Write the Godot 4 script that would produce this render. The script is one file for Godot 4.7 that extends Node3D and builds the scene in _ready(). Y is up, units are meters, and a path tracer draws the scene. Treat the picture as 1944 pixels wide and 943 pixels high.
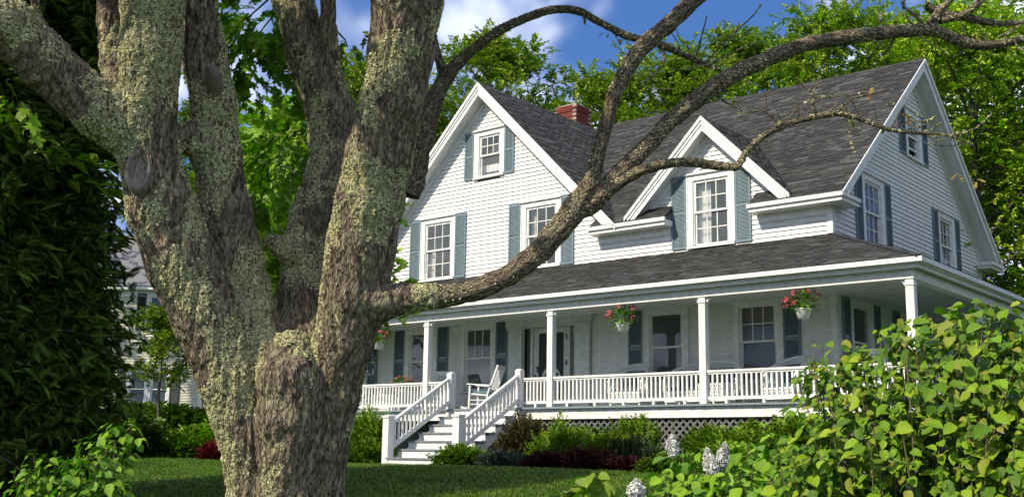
extends Node3D
# White clapboard farmhouse with a wrap-around porch, seen past an old lichen-covered maple.
# World: x along the house front, z towards the lawn, y up; the house front wall is z = 0, its right wall x = 0,
# the ground at the front steps is y = 0 and the porch floor y = F.
const F := 1.47
const D := 2.78          # porch depth to the post line
var rng := RandomNumberGenerator.new()
var M := {}
var K := {}              # shared meshes
var used := {}
var eye := Vector3(10.559, 0.232, 24.378)

# ---------------------------------------------------------------- mesh builder
class MB:
	var v := PackedVector3Array()
	var n := PackedVector3Array()
	var c := PackedColorArray()
	var uv := PackedVector2Array()
	var ix := PackedInt32Array()
	var col := Color(1, 1, 1)
	func tri(a: Vector3, b: Vector3, d: Vector3, nn := Vector3.ZERO):
		var k := v.size()
		var m := (d - a).cross(b - a).normalized()
		if nn != Vector3.ZERO and m.dot(nn) < 0.0:
			var t := b; b = d; d = t; m = -m
		v.append(a); v.append(b); v.append(d)
		for i in 3:
			n.append(m); c.append(col); uv.append(Vector2.ZERO); ix.append(k + i)
	func quad(a: Vector3, b: Vector3, d: Vector3, e: Vector3, nn := Vector3.ZERO):
		var k := v.size()
		var m := (d - a).cross(b - a)
		if m.length_squared() < 1e-14: m = (e - a).cross(d - a)
		m = m.normalized()
		var flip := nn != Vector3.ZERO and m.dot(nn) < 0.0
		if flip: m = -m
		v.append(a); v.append(b); v.append(d); v.append(e)
		uv.append(Vector2(0, 0)); uv.append(Vector2(1, 0)); uv.append(Vector2(1, 1)); uv.append(Vector2(0, 1))
		for i in 4:
			n.append(m); c.append(col)
		var o := [0, 2, 1, 0, 3, 2] if flip else [0, 1, 2, 0, 2, 3]
		for i in o: ix.append(k + i)
	# p: lower ring 0..3, upper ring 4..7 (a convex block)
	func hexa(p: Array):
		var m := Vector3.ZERO
		for q in p: m += q / 8.0
		for f in [[0, 1, 2, 3], [4, 5, 6, 7], [0, 1, 5, 4], [1, 2, 6, 5], [2, 3, 7, 6], [3, 0, 4, 7]]:
			var fc: Vector3 = (p[f[0]] + p[f[1]] + p[f[2]] + p[f[3]]) / 4.0
			quad(p[f[0]], p[f[1]], p[f[2]], p[f[3]], fc - m)
	func box(a: Vector3, b: Vector3):
		hexa([Vector3(a.x, a.y, a.z), Vector3(b.x, a.y, a.z), Vector3(b.x, a.y, b.z), Vector3(a.x, a.y, b.z),
			Vector3(a.x, b.y, a.z), Vector3(b.x, b.y, a.z), Vector3(b.x, b.y, b.z), Vector3(a.x, b.y, b.z)])
	# a bar of rectangular section between two points; w across (horizontal), h along its upper side
	func bar(a: Vector3, b: Vector3, w: float, h: float, up := Vector3.UP):
		var d := (b - a).normalized()
		var s := d.cross(up).normalized() * w * 0.5
		var t := s.cross(d).normalized() * h * 0.5
		hexa([a - s - t, a + s - t, b + s - t, b - s - t, a - s + t, a + s + t, b + s + t, b - s + t])
	# a board whose top runs from a to b, cut plumb at both ends: from v0 to v1 below that line, from o0 to o1 along out
	func slope(a: Vector3, b: Vector3, v0: float, v1: float, out: Vector3, o0: float, o1: float):
		var y0 := Vector3(0, -v1, 0)
		var y1 := Vector3(0, -v0, 0)
		hexa([a + y0 + out * o0, b + y0 + out * o0, b + y0 + out * o1, a + y0 + out * o1,
			a + y1 + out * o0, b + y1 + out * o0, b + y1 + out * o1, a + y1 + out * o1])
	# a swept round tube; smooth normals; uv in metres (around, along)
	func tube(p: PackedVector3Array, r: PackedFloat32Array, sides: int, cap := true, wob := 0.0, noise: FastNoiseLite = null):
		var k := v.size()
		var s := Vector3.ZERO
		var run := 0.0
		for i in p.size():
			var d: Vector3 = (p[mini(i + 1, p.size() - 1)] - p[maxi(i - 1, 0)]).normalized()
			if s == Vector3.ZERO: s = d.cross(Vector3(0.31, 0.2, 0.93) if absf(d.y) > 0.7 else Vector3.UP).normalized()
			s = (s - d * s.dot(d)).normalized()
			var t := d.cross(s)
			if i > 0: run += p[i].distance_to(p[i - 1])
			for j in sides + 1:
				var a := TAU * j / sides
				var q := s * cos(a) + t * sin(a)
				var rr := r[i]
				if noise != null:
					var w := p[i] + q * r[i]
					rr *= 1.0 + wob * noise.get_noise_3d(w.x, w.y, w.z)
				v.append(p[i] + q * rr)
				n.append(q); c.append(col); uv.append(Vector2(TAU * r[0] * j / sides, run))
		for i in p.size() - 1:
			for j in sides:
				var a := k + i * (sides + 1) + j
				var b := a + sides + 1
				ix.append_array([a, b, a + 1, a + 1, b, b + 1])
		if cap:
			var e := p.size() - 1
			var m := v.size()
			v.append(p[e]); n.append((p[e] - p[e - 1]).normalized()); c.append(col); uv.append(Vector2(0, run))
			for j in sides: ix.append_array([k + e * (sides + 1) + j, m, k + e * (sides + 1) + j + 1])
	# surface of revolution about y through o: prof = [radius, height] pairs
	func lathe(o: Vector3, prof: Array, sides: int):
		var k := v.size()
		for i in prof.size():
			var d: Vector2 = Vector2(prof[mini(i + 1, prof.size() - 1)][0], prof[mini(i + 1, prof.size() - 1)][1]) - Vector2(prof[maxi(i - 1, 0)][0], prof[maxi(i - 1, 0)][1])
			for j in sides + 1:
				var a := TAU * j / sides
				v.append(o + Vector3(cos(a) * prof[i][0], prof[i][1], sin(a) * prof[i][0]))
				n.append(Vector3(cos(a) * d.y, -d.x, sin(a) * d.y).normalized())
				c.append(col); uv.append(Vector2(float(j) / sides, float(i) / prof.size()))
		for i in prof.size() - 1:
			for j in sides:
				var a := k + i * (sides + 1) + j
				var b := a + sides + 1
				ix.append_array([a, a + 1, b, a + 1, b + 1, b])
	func add(o: MB, x: Transform3D, tint := Color(1, 1, 1)):
		var k := v.size()
		for i in o.v.size():
			v.append(x * o.v[i]); n.append((x.basis * o.n[i]).normalized()); c.append(o.c[i] * tint); uv.append(o.uv[i])
		if x.basis.determinant() < 0:
			for i in range(0, o.ix.size(), 3): ix.append_array([k + o.ix[i], k + o.ix[i + 2], k + o.ix[i + 1]])
		else:
			for i in o.ix: ix.append(k + i)
	func mesh() -> ArrayMesh:
		var a := []
		a.resize(Mesh.ARRAY_MAX)
		a[Mesh.ARRAY_VERTEX] = v; a[Mesh.ARRAY_NORMAL] = n; a[Mesh.ARRAY_COLOR] = c; a[Mesh.ARRAY_TEX_UV] = uv; a[Mesh.ARRAY_INDEX] = ix
		var m := ArrayMesh.new()
		m.add_surface_from_arrays(Mesh.PRIMITIVE_TRIANGLES, a)
		return m

# ---------------------------------------------------------------- scene helpers
func numbered(called: String) -> String:
	used[called] = used.get(called, -1) + 1
	return called if used[called] == 0 else "%s_%03d" % [called, used[called]]
func thing(called: String, label: String, category: String, at := Vector3.ZERO, turn := 0.0, group := "") -> Node3D:
	var o := Node3D.new()
	o.name = numbered(called)
	add_child(o)
	o.position = at; o.rotation.y = turn
	o.set_meta("label", label); o.set_meta("category", category)
	if group != "": o.set_meta("group", group)
	return o
func holder(parent: Node3D, called: String, at := Vector3.ZERO, label := "") -> Node3D:
	var o := Node3D.new()
	o.name = called
	parent.add_child(o, true)
	o.position = at
	if label != "": o.set_meta("label", label)
	return o
func part(parent: Node3D, called: String, m: Mesh, mat: Material, x := Transform3D(), label := "") -> MeshInstance3D:
	var o := MeshInstance3D.new()
	o.name = called
	o.mesh = m
	o.material_override = mat
	o.transform = x
	parent.add_child(o, true)
	if label != "": o.set_meta("label", label)
	return o
func obj(parent: Node3D, called: String, mb: MB, mat: Material, at := Vector3.ZERO, label := "") -> MeshInstance3D:
	return part(parent, called, mb.mesh(), mat, Transform3D(Basis(), at), label)
func boxmesh(s: Vector3) -> Mesh:
	var k := "box%s" % s.snapped(Vector3.ONE * 0.001)
	if not K.has(k):
		var b := MB.new()
		b.box(-s / 2, s / 2)
		K[k] = b.mesh()
	return K[k]
func blk(parent: Node3D, called: String, a: Vector3, b: Vector3, mat: Material) -> MeshInstance3D:
	return part(parent, called, boxmesh((b - a).abs()), mat, Transform3D(Basis(), (a + b) / 2))
func scatter(parent: Node3D, called: String, m: Mesh, mat: Material, xf: Array, cols: PackedColorArray) -> MultiMeshInstance3D:
	var mm := MultiMesh.new()
	mm.transform_format = MultiMesh.TRANSFORM_3D
	mm.use_colors = true
	mm.mesh = m
	mm.instance_count = xf.size()
	for i in xf.size():
		mm.set_instance_transform(i, xf[i])
		mm.set_instance_color(i, cols[i])
	var o := MultiMeshInstance3D.new()
	o.name = called
	o.multimesh = mm
	o.material_override = mat
	parent.add_child(o, true)
	o.set_meta("kind", "stuff")
	return o
func rr(a: float, b: float) -> float:
	return rng.randf_range(a, b)
func rdir() -> Vector3:
	var z := rr(-1, 1)
	var a := rr(0, TAU)
	var s := sqrt(1 - z * z)
	return Vector3(cos(a) * s, z, sin(a) * s)
func rball() -> Vector3:
	return rdir() * pow(rng.randf(), 0.3333)
func aim(d: Vector3, up: Vector3, s := 1.0) -> Basis:   # z along d, y near up
	d = d.normalized()
	var x := up.cross(d)
	if x.length() < 0.05: x = Vector3(1, 0.1, 0.3).cross(d)
	x = x.normalized()
	return Basis(x * s, d.cross(x) * s, d * s)
func shade(c: Color, lo: float, hi: float) -> Color:   # leaf-to-leaf tone
	var f := rr(lo, hi)
	var g := rr(0.9, 1.12)
	return Color(c.r * f * g, c.g * f, c.b * f * rr(0.8, 1.2))

# ---------------------------------------------------------------- ground height
func ramp(a: float, b: float, x: float) -> float:
	var t := clampf((x - a) / (b - a), 0, 1)
	return t * t * (3 - 2 * t)
func gy(x: float, z: float) -> float:
	var dx := x - eye.x
	var dz := z - eye.z
	var t := -0.641 * dx - 0.768 * dz
	var s := 0.768 * dx - 0.641 * dz
	var y := -1.38 * ramp(7.5, 24, z) + 1.9 * ramp(28, 48, t) * ramp(-4.5, -11, s)
	return y + 0.05 * sin(x * 0.7 + 1.3) * sin(z * 0.55) * ramp(6, 10, z)
func ground(x: float, z: float, up := 0.0) -> Vector3:
	return Vector3(x, gy(x, z) + up, z)

# ---------------------------------------------------------------- materials
func noise_img(w: int, kind: int, freq: float, seedv: int, oct := 4, jit := 1.0) -> Image:
	var f := FastNoiseLite.new()
	f.seed = seedv
	f.noise_type = kind
	f.frequency = freq
	f.fractal_octaves = oct
	if kind == FastNoiseLite.TYPE_CELLULAR:
		f.cellular_return_type = FastNoiseLite.RETURN_DISTANCE2_SUB
		f.cellular_jitter = jit
		f.fractal_type = FastNoiseLite.FRACTAL_NONE if oct < 2 else FastNoiseLite.FRACTAL_FBM
	return f.get_seamless_image(w, w)
func tex(im: Image) -> ImageTexture:
	return ImageTexture.create_from_image(im)
# two-tone map from noise: a at 0, b at 1
func tone(im: Image, a: Color, b: Color) -> ImageTexture:
	var o := Image.create(im.get_width(), im.get_height(), false, Image.FORMAT_RGB8)
	for y in im.get_height():
		for x in im.get_width():
			o.set_pixel(x, y, a.lerp(b, im.get_pixel(x, y).r))
	return tex(o)
func srgb(r: float, g: float, b: float) -> Color:
	return Color(r, g, b).linear_to_srgb()
func mat(c: Color, rough: float, t: Texture2D = null, scale := Vector3.ONE, bump: Texture2D = null, bs := 0.0) -> StandardMaterial3D:
	var m := StandardMaterial3D.new()
	m.albedo_color = c.linear_to_srgb()
	m.roughness = rough
	m.cull_mode = BaseMaterial3D.CULL_DISABLED
	if t != null: m.albedo_texture = t
	if bump != null:
		m.heightmap_enabled = true
		m.heightmap_texture = bump
		m.heightmap_scale = bs
	if t != null or bump != null:
		m.uv1_triplanar = true
		m.uv1_world_triplanar = true
		m.uv1_scale = scale
	return m
func leafmat(back: Color, rough := 0.45) -> StandardMaterial3D:
	var m := StandardMaterial3D.new()
	m.albedo_color = Color(1, 1, 1)
	m.vertex_color_use_as_albedo = true
	m.roughness = rough
	m.metallic_specular = 0.35
	m.backlight_enabled = true
	m.backlight = back
	m.cull_mode = BaseMaterial3D.CULL_DISABLED
	return m
func make_materials():
	var wear := noise_img(256, FastNoiseLite.TYPE_SIMPLEX_SMOOTH, 0.012, 3, 5)
	var fine := noise_img(256, FastNoiseLite.TYPE_SIMPLEX_SMOOTH, 0.06, 5, 4)
	var wt := tone(wear, Color(0.87, 0.865, 0.85), Color(1, 1, 1))
	var ft := tone(fine, Color(0.75, 0.75, 0.75), Color(1, 1, 1))
	M.white = mat(Color(0.80, 0.80, 0.79), 0.55, wt, Vector3(0.8, 2.5, 0.8))
	M.boards = []
	for f in [0.97, 1.0, 0.985, 1.02]: M.boards.append(mat(Color(0.79, 0.79, 0.78) * f, 0.55, wt, Vector3(0.5 + f * 0.3, 2.5, 0.8)))
	M.trim = mat(Color(0.81, 0.81, 0.80), 0.45, wt, Vector3(1.3, 1.3, 1.3))
	M.porchwall = M.white
	M.shutter = mat(Color(0.15, 0.215, 0.255), 0.5, wt, Vector3(1.1, 1.7, 1.1))
	M.darkshutter = mat(Color(0.02, 0.032, 0.03), 0.5, wt, Vector3.ONE)
	M.deck = mat(Color(0.26, 0.31, 0.33), 0.55, ft, Vector3(0.8, 0.8, 3))
	M.tread = mat(Color(0.22, 0.25, 0.28), 0.6, ft, Vector3.ONE)
	M.lattice = mat(Color(0.17, 0.17, 0.17), 0.7, ft, Vector3.ONE)
	M.concrete = mat(Color(0.26, 0.25, 0.23), 0.95, ft, Vector3.ONE)
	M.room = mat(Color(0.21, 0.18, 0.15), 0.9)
	M.curtain = mat(Color(0.62, 0.62, 0.60), 0.9)
	M.curtain.backlight_enabled = true
	M.curtain.backlight = Color(0.4, 0.4, 0.38)
	M.iron = mat(Color(0.02, 0.02, 0.02), 0.4)
	M.cushion = mat(Color(0.06, 0.13, 0.17), 0.85, ft, Vector3(4, 4, 4))
	M.wicker = mat(Color(0.76, 0.77, 0.75), 0.6)
	M.chairpaint = mat(Color(0.74, 0.75, 0.76), 0.45)
	M.seatblue = mat(Color(0.14, 0.27, 0.34), 0.75, ft, Vector3(6, 6, 6))
	M.soil = mat(Color(0.035, 0.024, 0.016), 0.95)
	M.screen = mat(Color(0.02, 0.022, 0.022), 0.6)
	M.doorpaint = mat(Color(0.66, 0.70, 0.69), 0.5, wt, Vector3.ONE)
	M.greywall = mat(Color(0.70, 0.73, 0.70), 0.6, wt, Vector3(0.6, 2, 0.6))
	var g := StandardMaterial3D.new()
	g.albedo_color = Color(0.80, 0.86, 0.86, 0.10)
	g.transparency = BaseMaterial3D.TRANSPARENCY_ALPHA
	g.roughness = 0.02
	g.metallic_specular = 0.6
	g.cull_mode = BaseMaterial3D.CULL_DISABLED
	M.glass = g
	# roofing: mineral granules
	var gr := noise_img(256, FastNoiseLite.TYPE_VALUE, 0.4, 9, 2)
	M.shingle = mat(Color(1, 1, 1), 0.92, tone(gr, Color(0.62, 0.62, 0.63), Color(1, 1, 1)), Vector3(2.6, 2.6, 2.6), tex(gr), 0.35)
	M.shingle.vertex_color_use_as_albedo = true
	M.roofslab = mat(Color(0.03, 0.03, 0.032), 0.95)
	M.brick = mat(Color(1, 1, 1), 0.85, ft, Vector3(3, 3, 3), tex(fine), 0.5)
	M.brick.vertex_color_use_as_albedo = true
	M.mortar = mat(Color(0.32, 0.29, 0.26), 0.95)
	# bark: long plates with dark furrows, lichen crust over part of it
	var plates := noise_img(512, FastNoiseLite.TYPE_CELLULAR, 0.026, 21, 1)
	var fib := noise_img(512, FastNoiseLite.TYPE_SIMPLEX_SMOOTH, 0.035, 22, 5)
	var lic := noise_img(512, FastNoiseLite.TYPE_SIMPLEX_SMOOTH, 0.014, 23, 5)
	var rdg := noise_img(512, FastNoiseLite.TYPE_SIMPLEX_SMOOTH, 0.017, 24, 3)
	var bark := Image.create(512, 512, false, Image.FORMAT_RGB8)
	var high := Image.create(512, 512, false, Image.FORMAT_RGB8)
	for y in 512:
		for x in 512:
			var q := fib.get_pixel(x, y).r
			# plates bent by the fibre noise, split by long furrows
			var p := plates.get_pixel(posmod(x + int((q - 0.5) * 60.0), 512), posmod(y + int((lic.get_pixel(x, y).r - 0.5) * 50.0), 512)).r
			var l := lic.get_pixel(x, y).r
			var cleft := clampf(absf(rdg.get_pixel(x, y).r - 0.5) * 7.0, 0, 1)
			var h := clampf(p * 1.7, 0, 1) * 0.35 + q * 0.25 + cleft * 0.40
			var k := Color(0.050, 0.035, 0.026).lerp(Color(0.33, 0.26, 0.195), clampf(h * 1.7 - 0.45, 0, 1))
			var s := clampf((l + 0.35 * q - 0.70) * 9.0, 0, 1) * clampf(p * 4.0 - 0.2, 0, 1)
			k = k.lerp(Color(0.36, 0.35, 0.18).lerp(Color(0.47, 0.45, 0.28), q), s * 0.75)
			bark.set_pixel(x, y, k.linear_to_srgb())
			high.set_pixel(x, y, Color(h, h, h))
	K.barktex = tex(bark)
	M.bark = mat(Color(1, 1, 1), 0.95, K.barktex, Vector3(1.9, 0.5, 1.9), tex(high), 6.0)
	M.bark.metallic_specular = 0.2
	M.limb = StandardMaterial3D.new()
	M.limb.albedo_texture = K.barktex
	M.limb.roughness = 0.95
	M.limb.metallic_specular = 0.2
	M.limb.uv1_scale = Vector3(2.4, 1.3, 1)
	M.limb.heightmap_enabled = true
	M.limb.heightmap_texture = tex(high)
	M.limb.heightmap_scale = 4.0
	M.wood = mat(Color(0.36, 0.31, 0.27), 0.9, tone(fib, Color(0.45, 0.45, 0.45), Color(1, 1, 1)), Vector3(3, 1, 3))
	M.farbark = mat(Color(0.11, 0.095, 0.08), 0.95, ft, Vector3(2, 0.5, 2))
	M.lichen = leafmat(Color(0.02, 0.02, 0.01), 0.95)
	M.leaf = leafmat(Color(0.55, 0.8, 0.18))
	M.darkleaf = leafmat(Color(0.2, 0.3, 0.06), 0.6)
	M.petal = leafmat(Color(0.2, 0.18, 0.18), 0.6)
	M.cream = mat(Color(0.62, 0.61, 0.50), 0.6, wt, Vector3(0.6, 2, 0.6))
	M.bloom = mat(Color(0.86, 0.86, 0.80), 0.8, ft, Vector3(20, 20, 20))
	M.needle = leafmat(Color(0.12, 0.2, 0.06), 1.0)
	M.needle.metallic_specular = 0.08
	# lawn soil and thatch
	var gn := noise_img(512, FastNoiseLite.TYPE_SIMPLEX_SMOOTH, 0.03, 31, 5)
	M.lawn = mat(Color(1, 1, 1), 0.95, tone(gn, srgb(0.022, 0.055, 0.008), srgb(0.05, 0.10, 0.015)), Vector3(0.45, 0.45, 0.45), tex(gn), 3.0)
	# big leaf with a midrib and side veins
	var lf := Image.create(128, 128, false, Image.FORMAT_RGB8)
	for y in 128:
		for x in 128:
			var u := absf(x / 127.0 - 0.5) * 2.0
			var vv := y / 127.0
			var side := fmod(vv * 8.0 - u * 3.6 + 8.0, 1.0)
			var vein := maxf(1.0 - u * 22.0, 0.75 * clampf(1.0 - absf(side - 0.5) * 9.0, 0, 1))
			var b := 0.76 + 0.14 * fib.get_pixel(x * 2, y * 2).r
			lf.set_pixel(x, y, Color(b, b, b).lerp(Color(1, 1, 0.9), clampf(vein, 0, 1) * 0.9))
	M.bigleaf = leafmat(Color(0.5, 0.75, 0.12), 0.42)
	M.bigleaf.albedo_texture = tex(lf)
	M.bigleaf.heightmap_enabled = true
	M.bigleaf.heightmap_texture = tex(lf)
	M.bigleaf.heightmap_scale = -0.8

# ---------------------------------------------------------------- leaf meshes (stem at the origin, blade along +z, face up +y)
func leaf_simple(l := 1.0, w := 0.55) -> MB:
	var b := MB.new()
	var h := w * 0.5
	b.quad(Vector3(0, 0, 0), Vector3(-h, 0.10 * l, 0.45 * l), Vector3(0, -0.06 * l, l), Vector3(0, 0, 0.5 * l), Vector3.UP)
	b.quad(Vector3(0, 0, 0), Vector3(0, 0, 0.5 * l), Vector3(0, -0.06 * l, l), Vector3(h, 0.10 * l, 0.45 * l), Vector3.UP)
	return b
func leaf_big(curl: float) -> MB:   # heart-shaped, pointed, toothed edge
	var b := MB.new()
	var zz := [0.0, 0.04, 0.16, 0.30, 0.46, 0.62, 0.78, 0.90, 1.0]
	var ww := [0.02, 0.20, 0.36, 0.41, 0.40, 0.33, 0.22, 0.10, 0.0]
	for i in zz.size():
		var y: float = -curl * zz[i] * zz[i] * 0.45
		for j in [-1.0, -0.5, 0.0, 0.5, 1.0]:
			var w: float = ww[i] * (1.0 + (0.05 if i % 2 == 0 else -0.04) * absf(j))
			b.v.append(Vector3(j * w, y + absf(j) * w * 0.30 - j * j * w * 0.18 * curl + 0.012 * sin(i * 2.4 + j * 3.0), zz[i] - (0.07 * absf(j) if i < 3 else 0.0)))
			b.n.append(Vector3(-signf(j) * 0.28, 1, 0.5 * curl * zz[i]).normalized())
			b.c.append(Color(1, 1, 1))
			b.uv.append(Vector2(0.5 + j * w * 1.2, zz[i]))
	for i in zz.size() - 1:
		for j in 4:
			var a := i * 5 + j
			b.ix.append_array([a, a + 1, a + 5, a + 1, a + 6, a + 5])
	return b
func leaf_maple() -> MB:
	var b := MB.new()
	var o := [Vector2(0, 0), Vector2(-0.16, -0.04), Vector2(-0.42, 0.10), Vector2(-0.24, 0.26), Vector2(-0.62, 0.52), Vector2(-0.38, 0.52), Vector2(-0.40, 0.66), Vector2(-0.16, 0.56), Vector2(-0.17, 0.80), Vector2(0, 1.04)]
	var m := Vector3(0, 0.03, 0.40)
	for s in [-1.0, 1.0]:
		for i in o.size() - 1:
			var p: Vector2 = o[i]
			var q: Vector2 = o[i + 1]
			b.tri(m, Vector3(p.x * -s, -0.12 * p.length() * p.length() + absf(p.x) * 0.12, p.y), Vector3(q.x * -s, -0.12 * q.length() * q.length() + absf(q.x) * 0.12, q.y), Vector3.UP)
	return b
func sprig(leaf: MB, count: int, length: float, size: float, droop: float) -> Mesh:
	var b := MB.new()
	b.col = Color(0.5, 0.35, 0.3)
	b.tube(PackedVector3Array([Vector3.ZERO, Vector3(0, -droop * 0.2, length * 0.5), Vector3(0, -droop * 0.5, length * 0.85)]), PackedFloat32Array([0.008, 0.006, 0.003]), 3, false)
	b.col = Color(1, 1, 1)
	for i in count:
		var t := (i + 0.6) / count
		var a := i * 2.4 + rr(-0.4, 0.4)
		var d := Vector3(cos(a), 0.25 * sin(a) - 0.1 - droop * 0.4, 0.35 + 0.5 * t + rr(-0.2, 0.2)).normalized()
		var up := (Vector3.UP + rdir() * 0.55).normalized()
		var f := rr(0.78, 1.15)
		b.add(leaf, Transform3D(aim(d, up, size * rr(0.7, 1.15)), Vector3(0, -droop * 0.5 * t * t, length * 0.85 * t)), Color(f, f, f * 0.95))
	return b.mesh()
func make_leaf_meshes():
	rng.seed = 11
	K.simple = leaf_simple()
	K.maple = leaf_maple()
	K.sprig = [sprig(K.simple, 10, 0.5, 0.17, 0.15), sprig(K.simple, 12, 0.55, 0.16, 0.25), sprig(K.simple, 9, 0.45, 0.19, 0.05)]
	K.maplesprig = [sprig(K.maple, 7, 0.34, 0.145, 0.3), sprig(K.maple, 8, 0.38, 0.13, 0.45)]
	K.smallsprig = [sprig(K.simple, 10, 0.16, 0.055, 0.05), sprig(K.simple, 9, 0.14, 0.06, 0.0)]
	K.narrow = leaf_simple(1.0, 0.22)
	K.narrowsprig = [sprig(K.narrow, 12, 0.2, 0.10, 0.0), sprig(K.narrow, 14, 0.24, 0.09, -0.1)]
	K.big = [leaf_big(0.3).mesh(), leaf_big(0.6).mesh(), leaf_big(0.05).mesh(), leaf_big(0.9).mesh()]
	# a flat spray of scale foliage for the conifers
	var b := MB.new()
	for i in 15:
		var t := (i + 1) / 16.0
		for s in [-1.0, 1.0]:
			var l: float = 0.20 * (1.0 - 0.8 * t) + 0.03
			var d := Vector3(s * 0.8, -0.2, 0.8).normalized()
			var p := Vector3(0, -0.16 * t * t, 0.55 * t)
			b.add(leaf_simple(l, 0.022), Transform3D(aim(d, Vector3(0.1 * s, 1, 0.1 * rr(-1, 1))), p), Color(1, 1, 1) * rr(0.75, 1.2))
			for q in [0.4, 0.7]: b.add(leaf_simple(l * 0.45, 0.018), Transform3D(aim(Vector3(s * 0.25, -0.1, 1), Vector3(0.2 * s, 1, 0)), p + d * l * q), Color(1, 1, 1) * rr(0.75, 1.2))
	b.add(leaf_simple(0.62, 0.03), Transform3D(aim(Vector3(0, -0.25, 1), Vector3.UP), Vector3.ZERO))
	K.spray = [b.mesh()]
	# fern frond
	b = MB.new()
	for i in 18:
		var t := (i + 1) / 19.0
		var p := Vector3(0, 0.75 * t - 0.75 * t * t * t * 0.7, 0.75 * t)
		for s in [-1.0, 1.0]:
			var l: float = 0.20 * sin(PI * (0.12 + 0.86 * t)) + 0.015
			b.add(leaf_simple(l, 0.05), Transform3D(aim(Vector3(s, 0.0, 0.35), Vector3(0, 1, -0.3)), p), Color(1, 1, 1) * rr(0.85, 1.1))
	K.frond = [b.mesh()]
	# grass tuft
	for q in 2:
		b = MB.new()
		for i in 8:
			var a := rr(0, TAU)
			var d := Vector3(cos(a), 0, sin(a))
			var h := rr(0.5, 1.0)
			var p := Vector3(rr(-0.5, 0.5), 0, rr(-0.5, 0.5))
			var w := d.cross(Vector3.UP) * 0.045
			var f := rr(0.7, 1.2)
			b.col = Color(f, f, f * 0.9)
			b.quad(p - w, p + w, p + d * 0.18 * h + Vector3.UP * 0.6 * h + w * 0.8, p + d * 0.18 * h + Vector3.UP * 0.6 * h - w * 0.8)
			b.tri(p + d * 0.18 * h + Vector3.UP * 0.6 * h + w * 0.8, p + d * 0.18 * h + Vector3.UP * 0.6 * h - w * 0.8, p + d * rr(0.4, 0.7) * h + Vector3.UP * h)
		K["tuft%d" % q] = b.mesh()
	K.tuft = [K.tuft0, K.tuft1]
# hand a list of transforms to one MultiMesh per mesh variant
func scatter_mix(parent: Node3D, called: String, meshes: Array, m: Material, xf: Array, cols: PackedColorArray):
	for k in meshes.size():
		var a := []
		var c := PackedColorArray()
		for i in range(k, xf.size(), meshes.size()):
			a.append(xf[i]); c.append(cols[i])
		if a.size() > 0: scatter(parent, called, meshes[k], m, a, c)

# ---------------------------------------------------------------- house pieces
var front_holes := []
var side_holes := []
func shutter(H: Node3D, x: Transform3D, w: float, h: float, m: Material):
	var k := "shutter%.2f_%.2f" % [w, h]
	if not K.has(k):
		var b := MB.new()
		for s in [-1.0, 1.0]: b.box(Vector3(s * w / 2, 0, 0), Vector3(s * (w / 2 - 0.05), h, 0.035))
		for y in [0.0, h * 0.47, h - 0.08]: b.box(Vector3(-w / 2 + 0.05, y, 0.002), Vector3(w / 2 - 0.05, y + 0.08, 0.033))
		K[k] = b.mesh()
		b = MB.new()
		var y := 0.1
		while y < h - 0.1:
			if absf(y - h * 0.47 - 0.04) > 0.06:
				b.hexa([Vector3(-w / 2 + 0.05, y, 0.024), Vector3(w / 2 - 0.05, y, 0.024), Vector3(w / 2 - 0.05, y, 0.031), Vector3(-w / 2 + 0.05, y, 0.031),
					Vector3(-w / 2 + 0.05, y + 0.034, 0.004), Vector3(w / 2 - 0.05, y + 0.034, 0.004), Vector3(w / 2 - 0.05, y + 0.034, 0.011), Vector3(-w / 2 + 0.05, y + 0.034, 0.011)])
			y += 0.034
		K[k + "l"] = b.mesh()
	var o := holder(H, "shutter")
	o.transform = x
	part(o, "shutter_frame", K[k], m)
	part(o, "louvers", K[k + "l"], m).set_meta("kind", "stuff")
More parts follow.
